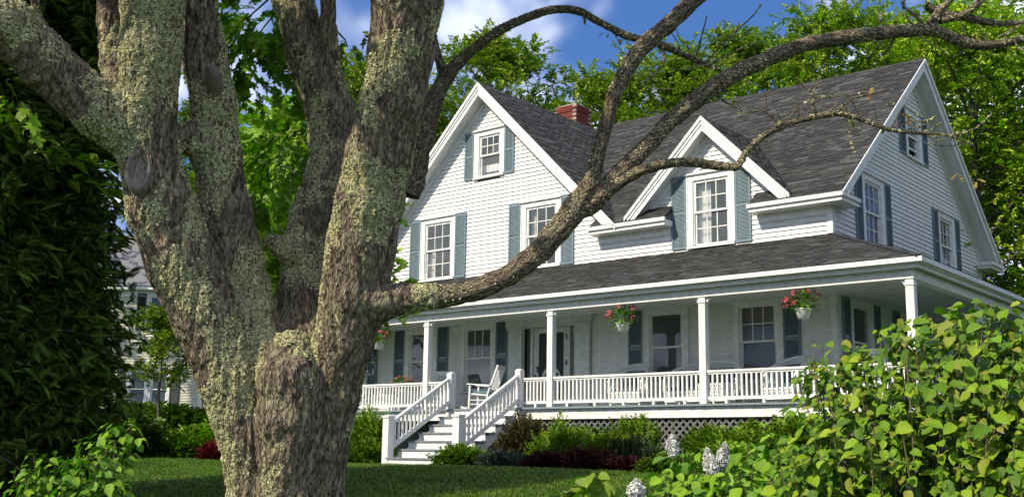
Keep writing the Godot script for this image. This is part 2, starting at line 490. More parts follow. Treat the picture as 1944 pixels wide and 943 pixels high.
# a double-hung window: o = centre of the sill on the wall face, axes u (right), up, n (out)
func window(H: Node3D, o: Vector3, u: Vector3, n: Vector3, w: float, h: float, opt := {}) -> Node3D:
	var W := holder(H, "window")
	var x := Transform3D(Basis(u, Vector3.UP, n), o + Vector3(0, F, 0))
	W.transform = x
	var cw: float = opt.get("casing", 0.15)
	var T: Material = opt.get("trim", M.trim)
	var b := MB.new()
	for s in [-1.0, 1.0]:
		b.box(Vector3(s * w / 2, -0.02, -0.10), Vector3(s * (w / 2 + cw), h, 0.045))
		b.box(Vector3(s * (w / 2 + cw), -0.02, 0.0), Vector3(s * (w / 2 + cw + 0.035), h + cw, 0.062))
		b.box(Vector3(s * w / 2, 0.0, -0.10), Vector3(s * (w / 2 - 0.028), h - 0.028, 0.012))
	b.box(Vector3(-w / 2 - cw, h, -0.10), Vector3(w / 2 + cw, h + cw, 0.045))
	b.box(Vector3(-w / 2, h - 0.028, -0.10), Vector3(w / 2, h, 0.012))
	obj(W, "casing", b, T)
	b = MB.new()
	b.box(Vector3(-w / 2 - cw - 0.06, h + cw, -0.02), Vector3(w / 2 + cw + 0.06, h + cw + 0.045, 0.10))
	obj(W, "head_cap", b, T)
	b = MB.new()
	b.hexa([Vector3(-w / 2 - cw - 0.03, -0.10, -0.10), Vector3(w / 2 + cw + 0.03, -0.10, -0.10), Vector3(w / 2 + cw + 0.03, -0.10, 0.10), Vector3(-w / 2 - cw - 0.03, -0.10, 0.10),
		Vector3(-w / 2 - cw - 0.03, -0.03, -0.10), Vector3(w / 2 + cw + 0.03, -0.03, -0.10), Vector3(w / 2 + cw + 0.03, -0.045, 0.10), Vector3(-w / 2 - cw - 0.03, -0.045, 0.10)])
	obj(W, "sill", b, T)
	var iw := w / 2 - 0.028
	var grids: Array = opt.get("grid", [[3, 2], [3, 2]])
	for g in 2:   # upper sash in front, lower sash behind
		var y0 := h * 0.5 - 0.02 if g == 0 else -0.028
		var y1 := h - 0.03 if g == 0 else h * 0.5 + 0.02
		var z := -0.03 if g == 0 else -0.066
		if g == 1 and opt.has("lift"): y0 += opt.lift; y1 += opt.lift
		b = MB.new()
		for s in [-1.0, 1.0]: b.box(Vector3(s * iw, y0, z), Vector3(s * (iw - 0.045), y1, z + 0.032))
		b.box(Vector3(-iw + 0.045, y0, z), Vector3(iw - 0.045, y0 + 0.05, z + 0.032))
		b.box(Vector3(-iw + 0.045, y1 - 0.04, z), Vector3(iw - 0.045, y1, z + 0.032))
		var c: int = grids[g][0]
		var r: int = grids[g][1]
		var gx := (iw - 0.045) * 2 / c
		var gyy := (y1 - y0 - 0.09) / r
		for i in range(1, c): b.box(Vector3(-iw + 0.045 + gx * i - 0.012, y0 + 0.05, z + 0.006), Vector3(-iw + 0.045 + gx * i + 0.012, y1 - 0.04, z + 0.028))
		for i in range(1, r): b.box(Vector3(-iw + 0.045, y0 + 0.05 + gyy * i - 0.012, z + 0.008), Vector3(iw - 0.045, y0 + 0.05 + gyy * i + 0.012, z + 0.026))
		obj(W, "sash", b, T)
		for i in c:
			for j in r:
				var pb := MB.new()
				var q := Vector3(-iw + 0.045 + gx * (i + 0.5), y0 + 0.05 + gyy * (j + 0.5), z + 0.016)
				var t := Vector3(rr(-1, 1), rr(-1, 1), 0) * 0.006
				pb.quad(Vector3(-gx / 2, -gyy / 2, -t.x * gx), Vector3(-gx / 2, gyy / 2, t.y * gx), Vector3(gx / 2, gyy / 2, t.x * gx), Vector3(gx / 2, -gyy / 2, -t.y * gx), Vector3(0, 0, 1))
				part(W, "pane", pb.mesh(), M.glass, Transform3D(Basis(), q))
	b = MB.new()
	# the room behind: plain painted walls, lit only through the panes
	var dz: float = opt.get("deep", 2.6 + fmod(absf(o.x * 1.7 + o.z), 0.5))
	var g0: float = opt.get("room", 0.5)
	b.quad(Vector3(-w / 2 - g0, -0.35, -dz), Vector3(w / 2 + g0, -0.35, -dz), Vector3(w / 2 + g0, h + 0.12, -dz), Vector3(-w / 2 - g0, h + 0.12, -dz), Vector3(0, 0, 1))
	for s in [-1.0, 1.0]:
		b.quad(Vector3(s * (w / 2 + g0), -0.35, -0.12), Vector3(s * (w / 2 + g0), h + 0.12, -0.12), Vector3(s * (w / 2 + g0), h + 0.12, -dz), Vector3(s * (w / 2 + g0), -0.35, -dz), Vector3(-s, 0, 0))
		b.quad(Vector3(s * w / 2, -0.35, -0.12), Vector3(s * (w / 2 + g0), -0.35, -0.12), Vector3(s * (w / 2 + g0), h + 0.12, -0.12), Vector3(s * w / 2, h + 0.12, -0.12), Vector3(0, 0, -1))
	for y in [-0.35, h + 0.12]: b.quad(Vector3(-w / 2 - g0, y, -0.12), Vector3(w / 2 + g0, y, -0.12), Vector3(w / 2 + g0, y, -dz), Vector3(-w / 2 - g0, y, -dz), Vector3(0, -signf(y), 0))
	b.quad(Vector3(-w / 2, -0.35, -0.12), Vector3(w / 2, -0.35, -0.12), Vector3(w / 2, -0.08, -0.12), Vector3(-w / 2, -0.08, -0.12), Vector3(0, 0, -1))
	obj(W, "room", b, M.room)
	for c in opt.get("curtains", []):   # [x from, x to, y from, y to] as shares of the opening
		b = MB.new()
		var steps := 14
		for i in steps:
			var f0: float = lerpf(c[0], c[1], float(i) / steps)
			var f1: float = lerpf(c[0], c[1], float(i + 1) / steps)
			var z0 := -0.2 + 0.022 * sin(i * 2.2 + o.x)
			var z1 := -0.2 + 0.022 * sin((i + 1) * 2.2 + o.x)
			b.quad(Vector3((f0 - 0.5) * w, c[2] * h, z0), Vector3((f1 - 0.5) * w, c[2] * h, z1), Vector3((f1 - 0.5) * w, c[3] * h, z1), Vector3((f0 - 0.5) * w, c[3] * h, z0), Vector3(0, 0, 1))
		obj(W, "curtain", b, M.curtain)
	for s in opt.get("shutters", [-1, 1]):
		var sw: float = opt.get("sw", 0.43)
		shutter(H, x * Transform3D(Basis(), Vector3(s * (w / 2 + cw + 0.05 + sw / 2), -0.08, 0.032)), sw, h + cw + 0.10, opt.get("shutter_mat", M.shutter))
	return W
# rows of clapboards, each board a piece of its own; spans(y) lists [from, to] along u
func clapboards(W: Node3D, u: Vector3, n: Vector3, y0: float, y1: float, e: float, spans: Callable, holes: Array, single := true, paint: Material = null):
	var all := MB.new()
	var y := y0
	while y < y1:
		var lo: Array = spans.call(y)
		var hi: Array = spans.call(minf(y + e + 0.02, y1))
		for k in lo.size():
			var a: Array = lo[k]
			var c: Array = hi[k] if hi.size() == lo.size() else a
			if c[1] - c[0] < 0.02: c = [(a[0] + a[1]) / 2 - 0.01, (a[0] + a[1]) / 2 + 0.01]
			var cuts := [[a[0], a[1], c[0], c[1]]]
			for h in holes:
				if h[3] < y or h[2] > y + e: continue
				var nx := []
				for p in cuts:
					if h[1] <= p[0] or h[0] >= p[1]: nx.append(p); continue
					if h[0] > p[0] + 0.03: nx.append([p[0], h[0], p[2], h[0]])
					if h[1] < p[1] - 0.03: nx.append([h[1], p[1], h[1], p[3]])
				cuts = nx
			for p in cuts:
				var b := MB.new() if single else all
				var t := 0.034 + rr(-0.002, 0.003)
				var ys := y + rr(-0.002, 0.002)
				b.hexa([u * p[0] + n * -0.01 + Vector3.UP * ys, u * p[1] + n * -0.01 + Vector3.UP * ys, u * p[1] + n * t + Vector3.UP * ys, u * p[0] + n * t + Vector3.UP * ys,
					u * p[2] + n * -0.01 + Vector3.UP * (y + e + 0.02), u * p[3] + n * -0.01 + Vector3.UP * (y + e + 0.02), u * p[3] + n * 0.003 + Vector3.UP * (y + e + 0.02), u * p[2] + n * 0.003 + Vector3.UP * (y + e + 0.02)])
				if single: obj(W, "clapboard", b, M.boards[rng.randi() % 4])
		y += e
	if not single: obj(W, "clapboard_rows", all, paint if paint != null else M.white).set_meta("kind", "stuff")
# courses of shingles: each tab a wedge. solo(u, v) picks the tabs that become pieces of their own
func shingles(R: Node3D, o: Vector3, u: Vector3, v: Vector3, length: float, spans: Callable, e: float, solo = null):
	var n := u.cross(v)
	if n.y < 0: n = -n
	var joined := MB.new()
	var bs := Basis(u, n, v)
	var k := 0
	while k * e < length:
		var y := k * e
		var h := minf(e * 1.25, length - y)
		for s in spans.call(y + e * 0.4):
			var x: float = s[0] - rr(0, 0.3)
			var tonal := rr(0.8, 1.2)
			while x < s[1]:
				var w: float = [0.13, 0.16, 0.19, 0.22, 0.27][rng.randi() % 5]
				if rng.randf() < 0.7: tonal = rr(0.55, 1.15) if rng.randf() < 0.78 else rr(1.3, 2.3)
				var a := maxf(x, s[0])
				var c := minf(x + w, s[1])
				if c - a > 0.01:
					var q := roundi(tonal * 5.0)
					var t := 0.014 if (k + roundi(x * 7.0)) % 2 == 0 else 0.024
					var full := absf(c - a - w) < 1e-4
					if solo != null and full and solo.call((a + c) / 2, y):
						var key := "tab%.2f_%d_%.3f" % [w, q, t]
						if not K.has(key): K[key] = tab(w, e * 1.25, t, q).mesh()
						part(R, "shingle", K[key], M.shingle, Transform3D(bs, o + u * (a + c) / 2 + v * y))
					else:
						joined.add(tab(c - a, h, t, q), Transform3D(bs, o + u * (a + c) / 2 + v * y))
				x += w
		k += 1
	var j := obj(R, "shingle_field", joined, M.shingle)
	j.set_meta("kind", "stuff")
func tab(w: float, h: float, t: float, q: int) -> MB:
	var b := MB.new()
	var f := q / 5.0 * 0.055
	b.col = Color(f, f, f * 0.97)
	var x := w / 2 - 0.002
	b.quad(Vector3(-x, t, 0), Vector3(x, t, 0), Vector3(x, 0.003, h), Vector3(-x, 0.003, h), Vector3.UP)
	b.quad(Vector3(-x, t, 0), Vector3(x, t, 0), Vector3(x, -0.004, 0), Vector3(-x, -0.004, 0), Vector3(0, 0, -1))
	for s in [-1.0, 1.0]: b.tri(Vector3(s * x, t, 0), Vector3(s * x, 0.003, h), Vector3(s * x, -0.004, 0), Vector3(s, 0, 0))
	return b
func slab(R: Node3D, called: String, p: Array, t: float, m: Material):
	var b := MB.new()
	var lo := []
	for q in p: lo.append(q - Vector3(0, t, 0))
	b.hexa(lo + p)
	obj(R, called, b, m)
func railing(H: Node3D, a: Vector3, c: Vector3, skip := 0.0):
	var R := holder(H, "railing", Vector3(0, F, 0))
	var d := (c - a).normalized()
	var b := MB.new()
	b.bar(a + Vector3(0, 0.71, 0), c + Vector3(0, 0.71, 0), 0.10, 0.05)
	b.bar(a + Vector3(0, 0.665, 0), c + Vector3(0, 0.665, 0), 0.055, 0.04)
	obj(R, "top_rail", b, M.trim)
	b = MB.new()
	b.bar(a + Vector3(0, 0.125, 0), c + Vector3(0, 0.125, 0), 0.07, 0.07)
	obj(R, "bottom_rail", b, M.trim)
	var l := a.distance_to(c)
	var nn := roundi(l / 0.118)
	for i in range(1, nn):
		part(R, "baluster", boxmesh(Vector3(0.042, 0.49, 0.042)), M.trim, Transform3D(Basis(), a + d * (l * i / nn) + Vector3(0, 0.405, 0)))
	var feet := maxi(1, int(l / 0.75))
	for i in feet:
		part(R, "foot_block", boxmesh(Vector3(0.06, 0.09, 0.06)), M.trim, Transform3D(Basis(), a + d * (l * (i + 0.5) / feet) + Vector3(0, 0.045, 0)))
func bracket(P: Node3D, u: Vector3):   # curved knee brace beside the post top, along u
	var b := MB.new()
	var s := Vector3(u.z, 0, u.x).abs() * 0.03
	for i in 6:
		var a0 := PI / 2 * i / 6
		var a1 := PI / 2 * (i + 1) / 6
		var p0 := u * (0.085 + 0.22 * (1 - cos(a0))) + Vector3.UP * (2.355 - 0.22 + 0.22 * sin(a0))
		var p1 := u * (0.085 + 0.22 * (1 - cos(a1))) + Vector3.UP * (2.355 - 0.22 + 0.22 * sin(a1))
		var q0 := Vector3(p0.x, 2.355, p0.z)
		var q1 := Vector3(p1.x, 2.355, p1.z)
		b.hexa([p0 - s, p1 - s, p1 + s, p0 + s, q0 - s, q1 - s, q1 + s, q0 + s])
	obj(P, "bracket", b, M.trim)
func post(H: Node3D, x: float, z: float, dirs: Array):
	var P := holder(H, "porch_post", Vector3(x, F, z))
	var b := MB.new()
	b.box(Vector3(-0.082, 0.0, -0.082), Vector3(0.082, 2.36, 0.082))
	obj(P, "shaft", b, M.trim)
	b = MB.new()
	b.box(Vector3(-0.10, 2.23, -0.10), Vector3(0.10, 2.27, 0.10))
	obj(P, "necking", b, M.trim)
	for d in dirs: bracket(P, d)
func ymain(z: float) -> float:
	return 4.93 + (0.45 - z) * 0.8234
func front_spans(y: float) -> Array:
	if y < 3.2: return [[-17.4, -0.09]]
	if y < 4.86: return [[-15.3, -0.09]]
	var a := []
	a.append([-10.84 - maxf(9.80 - y, 0.0), -10.84 + maxf(9.80 - y, 0.0)])
	if y < 7.25: a.append([-3.21 - (7.30 - y), -3.21 + (7.30 - y)])
	return a
func side_spans(y: float) -> Array:
	if y < 4.75: return [[0.09, 11.1]]
	var g := maxf((9.80 - y) / 0.8234, 0.0)
	return [[maxf(5.61 - g, 0.09), minf(5.61 + g, 11.1)]]

func build_house():
	rng.seed = 5
	var H := thing("farmhouse", "white clapboard farmhouse with blue-grey shutters, dark shingle roof and railed porch", "house")
	var X := Vector3.RIGHT
	var Z := Vector3.BACK
	var up := Vector3(0, F, 0)
	# windows first: they cut the clapboards
	var cur := [[0.02, 0.20, 0.0, 0.98], [0.82, 0.98, 0.0, 0.98]]
	for a in [[-12.74, 4.17, 1.10, 1.72, {"curtains": [[0.0, 0.22, 0.0, 0.55], [0.8, 1.0, 0.02, 0.55]]}], [-8.69, 4.17, 1.10, 1.72, {"curtains": cur}],
			[-10.70, 7.12, 0.84, 1.24, {"grid": [[3, 2], [1, 1]], "sw": 0.36, "curtains": [[0.0, 1.0, 0.12, 0.30]]}], [-3.20, 4.19, 1.02, 1.68, {"curtains": [[0.0, 0.40, 0.0, 1.0], [0.9, 1.0, 0.0, 1.0]]}],
			[-13.32, 0.72, 1.02, 1.80, {"grid": [[1, 1], [1, 1]]}], [-11.0, 0.72, 1.04, 1.80, {"grid": [[3, 1], [1, 1]], "shutters": [1]}],
			[-4.57, 0.72, 1.0, 1.80, {"grid": [[1, 1], [1, 1]], "shutters": [-1]}], [-1.98, 0.72, 1.0, 1.82, {"grid": [[3, 2], [1, 1]], "shutters": [1]}],
			[-16.35, 0.72, 1.0, 1.80, {"grid": [[1, 1], [1, 1]], "shutters": [1]}]]:
		window(H, Vector3(a[0], a[1], 0), X, Z, a[2], a[3], a[4])
		front_holes.append([a[0] - a[2] / 2 - 0.03, a[0] + a[2] / 2 + 0.03, a[1] - 0.06, a[1] + a[3] + 0.03])
	for a in [[2.5, 4.17, 1.05, 1.62, {}], [7.93, 4.17, 1.0, 1.62, {}], [5.62, 7.15, 0.86, 1.15, {"grid": [[3, 2], [1, 1]], "lift": 0.25}],
			[1.45, 0.72, 1.0, 1.78, {"grid": [[1, 1], [1, 1]]}], [4.6, 0.72, 1.0, 1.78, {"grid": [[1, 1], [1, 1]]}]]:
		window(H, Vector3(0, a[1], -a[0]), -Z, X, a[2], a[3], a[4])
		side_holes.append([a[0] - a[2] / 2 - 0.03, a[0] + a[2] / 2 + 0.03, a[1] - 0.06, a[1] + a[3] + 0.03])
	build_entry(H)
	front_holes.append([-9.8, -6.9, -0.1, 2.6])
	var W := holder(H, "front_wall", up)
	clapboards(W, X, Z, 4.03, 9.75, 0.1215, front_spans, front_holes)
	clapboards(W, X, Z, 0.709, 2.64, 0.1215, front_spans, front_holes)
	clapboards(W, X, Z, -0.02, 0.70, 0.1215, front_spans, front_holes, false)   # behind the railing
	var b := MB.new()
	b.box(Vector3(-0.10, -0.05, -0.02), Vector3(0.035, 2.64, 0.036)); b.box(Vector3(-0.10, 4.0, -0.02), Vector3(0.035, 4.72, 0.036))
	b.box(Vector3(-15.42, 4.0, -0.3), Vector3(-15.28, 4.9, 0.036))
	obj(W, "corner_board", b, M.trim)
	W = holder(H, "side_wall", up)
	clapboards(W, -Z, X, 4.03, 9.75, 0.1215, side_spans, side_holes)
	clapboards(W, -Z, X, -0.02, 2.64, 0.1215, func(_y): return [[0.09, 8.0]], side_holes, false)
	b = MB.new()
	b.box(Vector3(-0.02, -0.05, -0.12), Vector3(0.0345, 2.64, -0.021)); b.box(Vector3(-0.02, 4.0, -0.12), Vector3(0.0345, 4.72, -0.021))
	obj(W, "corner_board", b, M.trim)
	# hidden walls and floors that close the house
	W = holder(H, "rear_wall", up)
	blk(W, "rear_panel", Vector3(-15.3, -1.4, -11.2), Vector3(-0.1, 4.7, -11.1), M.white)
	blk(W, "left_panel", Vector3(-15.3, -1.4, -11.1), Vector3(-15.2, 4.7, -0.2), M.white)
	blk(W, "wing_panel", Vector3(-17.4, -1.4, -4.0), Vector3(-17.3, 2.9, -0.02), M.white)
	blk(W, "wing_roof", Vector3(-17.7, 2.9, -4.0), Vector3(-15.42, 3.0, 0.3), M.roofslab)
	blk(H, "foundation", Vector3(-17.3, -0.3, -11.0), Vector3(-0.1, F - 0.06, -0.1), M.mortar)
	build_roofs(H)
	build_porch(H)
	build_steps(H)
	# brick chimney behind the ridge
	var C := holder(H, "chimney", Vector3(-12.45, F, -6.55))
	b = MB.new()
	b.box(Vector3(-0.44, 8.5, -0.44), Vector3(0.44, 11.22, 0.44))
	obj(C, "mortar_core", b, M.mortar)
	var cols := []
	for i in 6: cols.append(Color(0.24, 0.045, 0.028) * rr(0.75, 1.2))
	for i in 6:
		b = MB.new()
		b.col = cols[i]
		b.box(Vector3(-0.108, 0.0, -0.05), Vector3(0.108, 0.062, 0.05))
		K["brick%d" % i] = b.mesh()
	for r in 16:
		var y := 9.95 + r * 0.0785
		var g := 0.455 + (0.03 if r >= 13 else 0.0)
		for f in 4:
			var bs := Basis(Vector3.UP, f * PI / 2)
			if f == 2: continue   # the far side is never in view
			for k in 4:
				var t := -0.345 + k * 0.228 + (0.0 if r % 2 == 0 else 0.055)
				if t > 0.38: continue
				part(C, "brick", K["brick%d" % (rng.randi() % 6)], M.brick, Transform3D(bs, bs * Vector3(t, y, g - 0.05 + rr(0, 0.006))))
	b = MB.new()
	b.box(Vector3(-0.36, 11.2, -0.36), Vector3(0.36, 11.27, 0.36))
	obj(C, "cap", b, M.mortar)
func build_entry(H: Node3D):
	var E := holder(H, "entrance", Vector3(0, F, 0))
	for x in [-9.52, -7.17]:
		var b := MB.new()
		b.box(Vector3(x - 0.25, 0.0, -0.02), Vector3(x + 0.25, 2.44, 0.13))
		b.box(Vector3(x - 0.28, 0.0, 0.0), Vector3(x + 0.28, 0.16, 0.16))
		b.box(Vector3(x - 0.28, 2.36, 0.0), Vector3(x + 0.28, 2.44, 0.17))
		obj(E, "pilaster", b, M.doorpaint)
	var b := MB.new()
	b.box(Vector3(-9.85, 2.44, -0.02), Vector3(-6.84, 2.63, 0.15))
	b.box(Vector3(-9.27, 2.38, -0.15), Vector3(-7.42, 2.44, 0.05))
	obj(E, "entablature", b, M.doorpaint)
	for s in [[-9.25, -9.02], [-7.64, -7.43]]:
		blk(E, "sidelight", Vector3(s[0], 0.45, -0.12), Vector3(s[1], 2.38, -0.10), M.glass)
		blk(E, "sidelight_panel", Vector3(s[0], 0.0, -0.12), Vector3(s[1], 0.45, -0.03), M.doorpaint)
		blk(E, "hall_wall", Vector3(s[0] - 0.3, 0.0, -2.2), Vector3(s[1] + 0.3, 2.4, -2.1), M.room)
	b = MB.new()
	for s in [[-9.02, -8.94], [-7.70, -7.64]]: b.box(Vector3(s[0], 0, -0.15), Vector3(s[1], 2.38, 0.03))
	obj(E, "door_jamb", b, M.doorpaint)
	var S := holder(H, "screen_door", Vector3(0, F, 0))
	b = MB.new()
	for s in [[-8.93, -8.76], [-8.37, -8.24], [-7.88, -7.71]]: b.box(Vector3(s[0], 0.03, -0.06), Vector3(s[1], 2.36, -0.02))
	for s in [[0.03, 0.28], [0.82, 0.95], [2.22, 2.36]]:
		b.box(Vector3(-8.76, s[0], -0.06), Vector3(-8.37, s[1], -0.021)); b.box(Vector3(-8.24, s[0], -0.06), Vector3(-7.88, s[1], -0.021))
	obj(S, "door_frame", b, M.doorpaint)
	b = MB.new()
	for i in 12:
		var a0 := PI * i / 12
		var a1 := PI * (i + 1) / 12
		var o := Vector3(-8.30, 0.95, -0.018)
		b.hexa([o + Vector3(cos(a0) * 0.24, sin(a0) * 0.24, 0), o + Vector3(cos(a1) * 0.24, sin(a1) * 0.24, 0), o + Vector3(cos(a1) * 0.33, sin(a1) * 0.33, 0), o + Vector3(cos(a0) * 0.33, sin(a0) * 0.33, 0),
			o + Vector3(cos(a0) * 0.24, sin(a0) * 0.24, 0.012), o + Vector3(cos(a1) * 0.24, sin(a1) * 0.24, 0.012), o + Vector3(cos(a1) * 0.33, sin(a1) * 0.33, 0.012), o + Vector3(cos(a0) * 0.33, sin(a0) * 0.33, 0.012)])
	obj(S, "arch_ornament", b, M.doorpaint)
	b = MB.new()   # cut-out bird under the arch
	b.bar(Vector3(-8.18, 1.02, -0.012), Vector3(-8.05, 1.08, -0.012), 0.02, 0.06); b.bar(Vector3(-8.24, 0.99, -0.013), Vector3(-8.14, 1.04, -0.013), 0.015, 0.03)
	b.bar(Vector3(-8.12, 1.05, -0.014), Vector3(-8.02, 1.02, -0.014), 0.015, 0.025)
	obj(S, "bird_silhouette", b, M.iron)
	for s in [[-8.76, -8.37], [-8.24, -7.88]]:
		blk(S, "insect_screen", Vector3(s[0], 0.95, -0.05), Vector3(s[1], 2.22, -0.045), M.screen)
		blk(S, "lower_panel", Vector3(s[0], 0.28, -0.05), Vector3(s[1], 0.82, -0.045), M.screen)
	for y in [0.62, 1.30, 2.02]: blk(S, "hinge", Vector3(-7.80, y, -0.02), Vector3(-7.765, y + 0.14, 0.0), M.iron)
	b = MB.new()
	b.lathe(Vector3(-8.86, 1.04, 0.0), [[0.0, -0.03], [0.03, -0.015], [0.03, 0.015], [0.0, 0.03]], 8)
	b.box(Vector3(-8.79, 1.12, -0.02), Vector3(-8.76, 1.30, 0.02)); b.box(Vector3(-8.82, 1.24, -0.02), Vector3(-8.76, 1.27, 0.03))
	obj(S, "door_handle", b, M.iron)
func build_roofs(H: Node3D):
	var up := Vector3(0, F, 0)
	var X := Vector3.RIGHT
	var Z := Vector3.BACK
	# ---- main roof
	var R := holder(H, "main_roof", up)
	var xv := func(z: float): return -10.84 + (9.92 - ymain(z))
	var P := func(x: float, z: float): return Vector3(x, ymain(z) - 0.01, z)
	slab(R, "roof_deck", [P.call(-6.62, 0.45), P.call(-4.36, 0.45), P.call(-4.36, 0.02), P.call(-6.62, 0.02)], 0.09, M.roofslab)
	slab(R, "roof_deck", [P.call(xv.call(0.0), 0.0), P.call(-4.4, 0.0), P.call(-4.4, -5.61), P.call(xv.call(-5.61), -5.61)], 0.09, M.roofslab)
	slab(R, "roof_deck", [P.call(-4.39, -1.0), P.call(-1.96, -1.0), P.call(-1.96, -5.61), P.call(-4.39, -5.61)], 0.09, M.roofslab)
	slab(R, "roof_deck", [P.call(-1.90, 0.45), P.call(0.45, 0.45), P.call(0.45, -5.61), P.call(-1.90, -5.61)], 0.09, M.roofslab)
	slab(R, "roof_deck", [Vector3(-15.7, 9.91, -5.62), Vector3(0.45, 9.91, -5.62), Vector3(0.45, 4.93, -11.67), Vector3(-15.7, 4.93, -11.67)], 0.09, M.roofslab)
	var v := Vector3(0, 0.8234, -1).normalized()
	var reach := Vector2(0.8234 * 6.06, 6.06).length()
	var spans := func(s: float) -> Array:
		var z := 0.47 + v.z * s
		var y := ymain(z)
		var l: float = -6.70 if z > 0.03 else xv.call(z) - 0.03
		if z > 0.02: return [[l, -4.30], [-1.92, 0.47]]
		var d := 7.41 - y
		if d <= 0.02: return [[l, 0.47]]
		return [[l, -3.21 - d + 0.03], [-3.21 + d - 0.03, 0.47]]
	shingles(R, Vector3(0, ymain(0.47) + 0.012, 0.47), X, v, reach, spans, 0.128, func(u, s): return u > -1.4 and s < 3.9)
	var b := MB.new()
	for i in 56:
		var x := 0.45 - i * 0.2
		b.col = Color(1, 1, 1) * rr(0.045, 0.085)
		b.hexa([Vector3(x, 9.80, -5.47), Vector3(x - 0.22, 9.80, -5.47), Vector3(x - 0.22, 9.80, -5.75), Vector3(x, 9.80, -5.75),
			Vector3(x, 9.955 + 0.01 * (i % 2), -5.60), Vector3(x - 0.22, 9.95, -5.60), Vector3(x - 0.22, 9.95, -5.62), Vector3(x, 9.955 + 0.01 * (i % 2), -5.62)])
	obj(R, "ridge_cap", b, M.shingle)
	# ---- cornices of the main eave
	for e in [[-6.72, -4.32, false], [-1.92, 0.40, true]]:
		var E := holder(H, "eave", up)
		b = MB.new()
		b.box(Vector3(e[0], 4.73, 0.40), Vector3(e[1], 4.86, 0.45)); b.box(Vector3(e[0] - 0.03, 4.83, 0.44), Vector3(e[1] + 0.04, 4.925, 0.505))
		obj(E, "fascia", b, M.trim)
		b = MB.new()
		b.box(Vector3(e[0] + 0.01, 4.735, 0.0), Vector3(e[1], 4.76, 0.40))
		obj(E, "soffit", b, M.trim)
		b = MB.new()
		b.box(Vector3(e[0] + 0.05, 4.55, 0.02), Vector3(minf(e[1] - 0.05, 0.02), 4.735, 0.05))
		obj(E, "frieze", b, M.trim)
		b = MB.new()   # closed ends
		b.box(Vector3(e[0] - 0.01, 4.73, 0.0), Vector3(e[0] + 0.02, 4.88, 0.44))
		if not e[2]: b.box(Vector3(e[1] - 0.02, 4.73, 0.0), Vector3(e[1] + 0.01, 4.88, 0.44))
		obj(E, "end_board", b, M.trim)
		if e[2]:   # return round the corner on the gable side
			b = MB.new()
			b.box(Vector3(0.40, 4.73, -0.55), Vector3(0.45, 4.86, 0.452)); b.box(Vector3(0.44, 4.83, -0.57), Vector3(0.505, 4.922, 0.503)); b.box(Vector3(0.0, 4.733, -0.55), Vector3(0.40, 4.758, 0.0))
			b.box(Vector3(0.03, 4.73, -0.57), Vector3(0.45, 4.86, -0.55))
			b.hexa([Vector3(0.03, 4.86, -0.55), Vector3(0.45, 4.86, -0.55), Vector3(0.45, 4.86, 0.4), Vector3(0.03, 4.86, 0.4), Vector3(0.03, 5.1, -0.55), Vector3(0.06, 5.1, -0.55), Vector3(0.06, 5.1, 0.2), Vector3(0.03, 5.1, 0.2)])
			obj(E, "corner_return", b, M.trim)
	var E2 := holder(H, "eave", up)
	b = MB.new()
	b.box(Vector3(0.03, 4.70, -11.7), Vector3(0.45, 4.84, -10.55)); b.box(Vector3(0.02, 4.80, -11.75), Vector3(0.51, 4.90, -10.50))
	obj(E2, "corner_return", b, M.trim)
	# ---- rakes of the right gable (boards follow the two slopes)
	for s in [[Vector3(0, 9.92, -5.61), Vector3(0, 4.93, 0.45)], [Vector3(0, 9.92, -5.61), Vector3(0, 4.93, -11.67)]]:
		var K2 := holder(H, "rake", up)
		b = MB.new()
		b.slope(s[0], s[1], 0.0, 0.11, X, 0.40, 0.50)
		b.slope(s[0], s[0].lerp(s[1], 0.945), 0.105, 0.34, X, 0.40, 0.45)
		obj(K2, "rake_board", b, M.trim)
		b = MB.new()
		b.slope(s[0], s[0].lerp(s[1], 0.955), 0.26, 0.29, X, 0.0, 0.40)
		obj(K2, "soffit", b, M.trim)
		b = MB.new()
		b.slope(s[0], s[0].lerp(s[1], 0.92), 0.28, 0.56, X, 0.02, 0.05)
		obj(K2, "frieze", b, M.trim)
	# ---- front gable roof
	R = holder(H, "gable_roof", up)
	var A := Vector3(-10.84, 9.92, 0)
	slab(R, "roof_deck", [A + Z * 0.45, Vector3(-5.80, 4.88, 0.45), Vector3(-5.80, 4.88, 0.35), A - Z * 5.61], 0.1, M.roofslab)
	slab(R, "roof_deck", [A + Z * 0.45, Vector3(-15.88, 4.88, 0.45), Vector3(-15.88, 4.88, -5.6), A - Z * 5.61], 0.1, M.roofslab)
	v = Vector3(-1, 1, 0).normalized()
	reach = 5.05 * sqrt(2.0)
	shingles(R, Vector3(-5.78, 4.87, 0), -Z, v, reach, func(s): return [[-0.47, -0.45 + (4.87 + s * 0.7071 - 4.93) / 0.8234 + 0.1]], 0.128)
	var v2 := Vector3(1, 1, 0).normalized()
	shingles(R, Vector3(-15.90, 4.87, 0), -Z, v2, reach, func(_s): return [[-0.47, 3.0]], 0.128)
	rakes(H, A, 5.02, 5.02, 0.45, 0.13, 0.935)
	# ---- dormer roof
	R = holder(H, "dormer_roof", up)
	A = Vector3(-3.21, 7.43, 0)
	slab(R, "roof_deck", [A + Z * 0.40, Vector3(-0.86, 5.08, 0.40), Vector3(-0.86, 5.08, 0.28), A - Z * 2.56], 0.08, M.roofslab)
	slab(R, "roof_deck", [A + Z * 0.40, Vector3(-5.56, 5.08, 0.40), Vector3(-5.56, 5.08, 0.28), A - Z * 2.56], 0.08, M.roofslab)
	for s in [-1.0, 1.0]:
		shingles(R, Vector3(-3.21 + s * 2.36, 5.085, 0), -Z, Vector3(-s, 1, 0).normalized(), 2.35 * sqrt(2.0), func(q): return [[-0.42, -0.45 + (5.08 + q * 0.7071 - 4.93) / 0.8234 + 0.1]], 0.128)
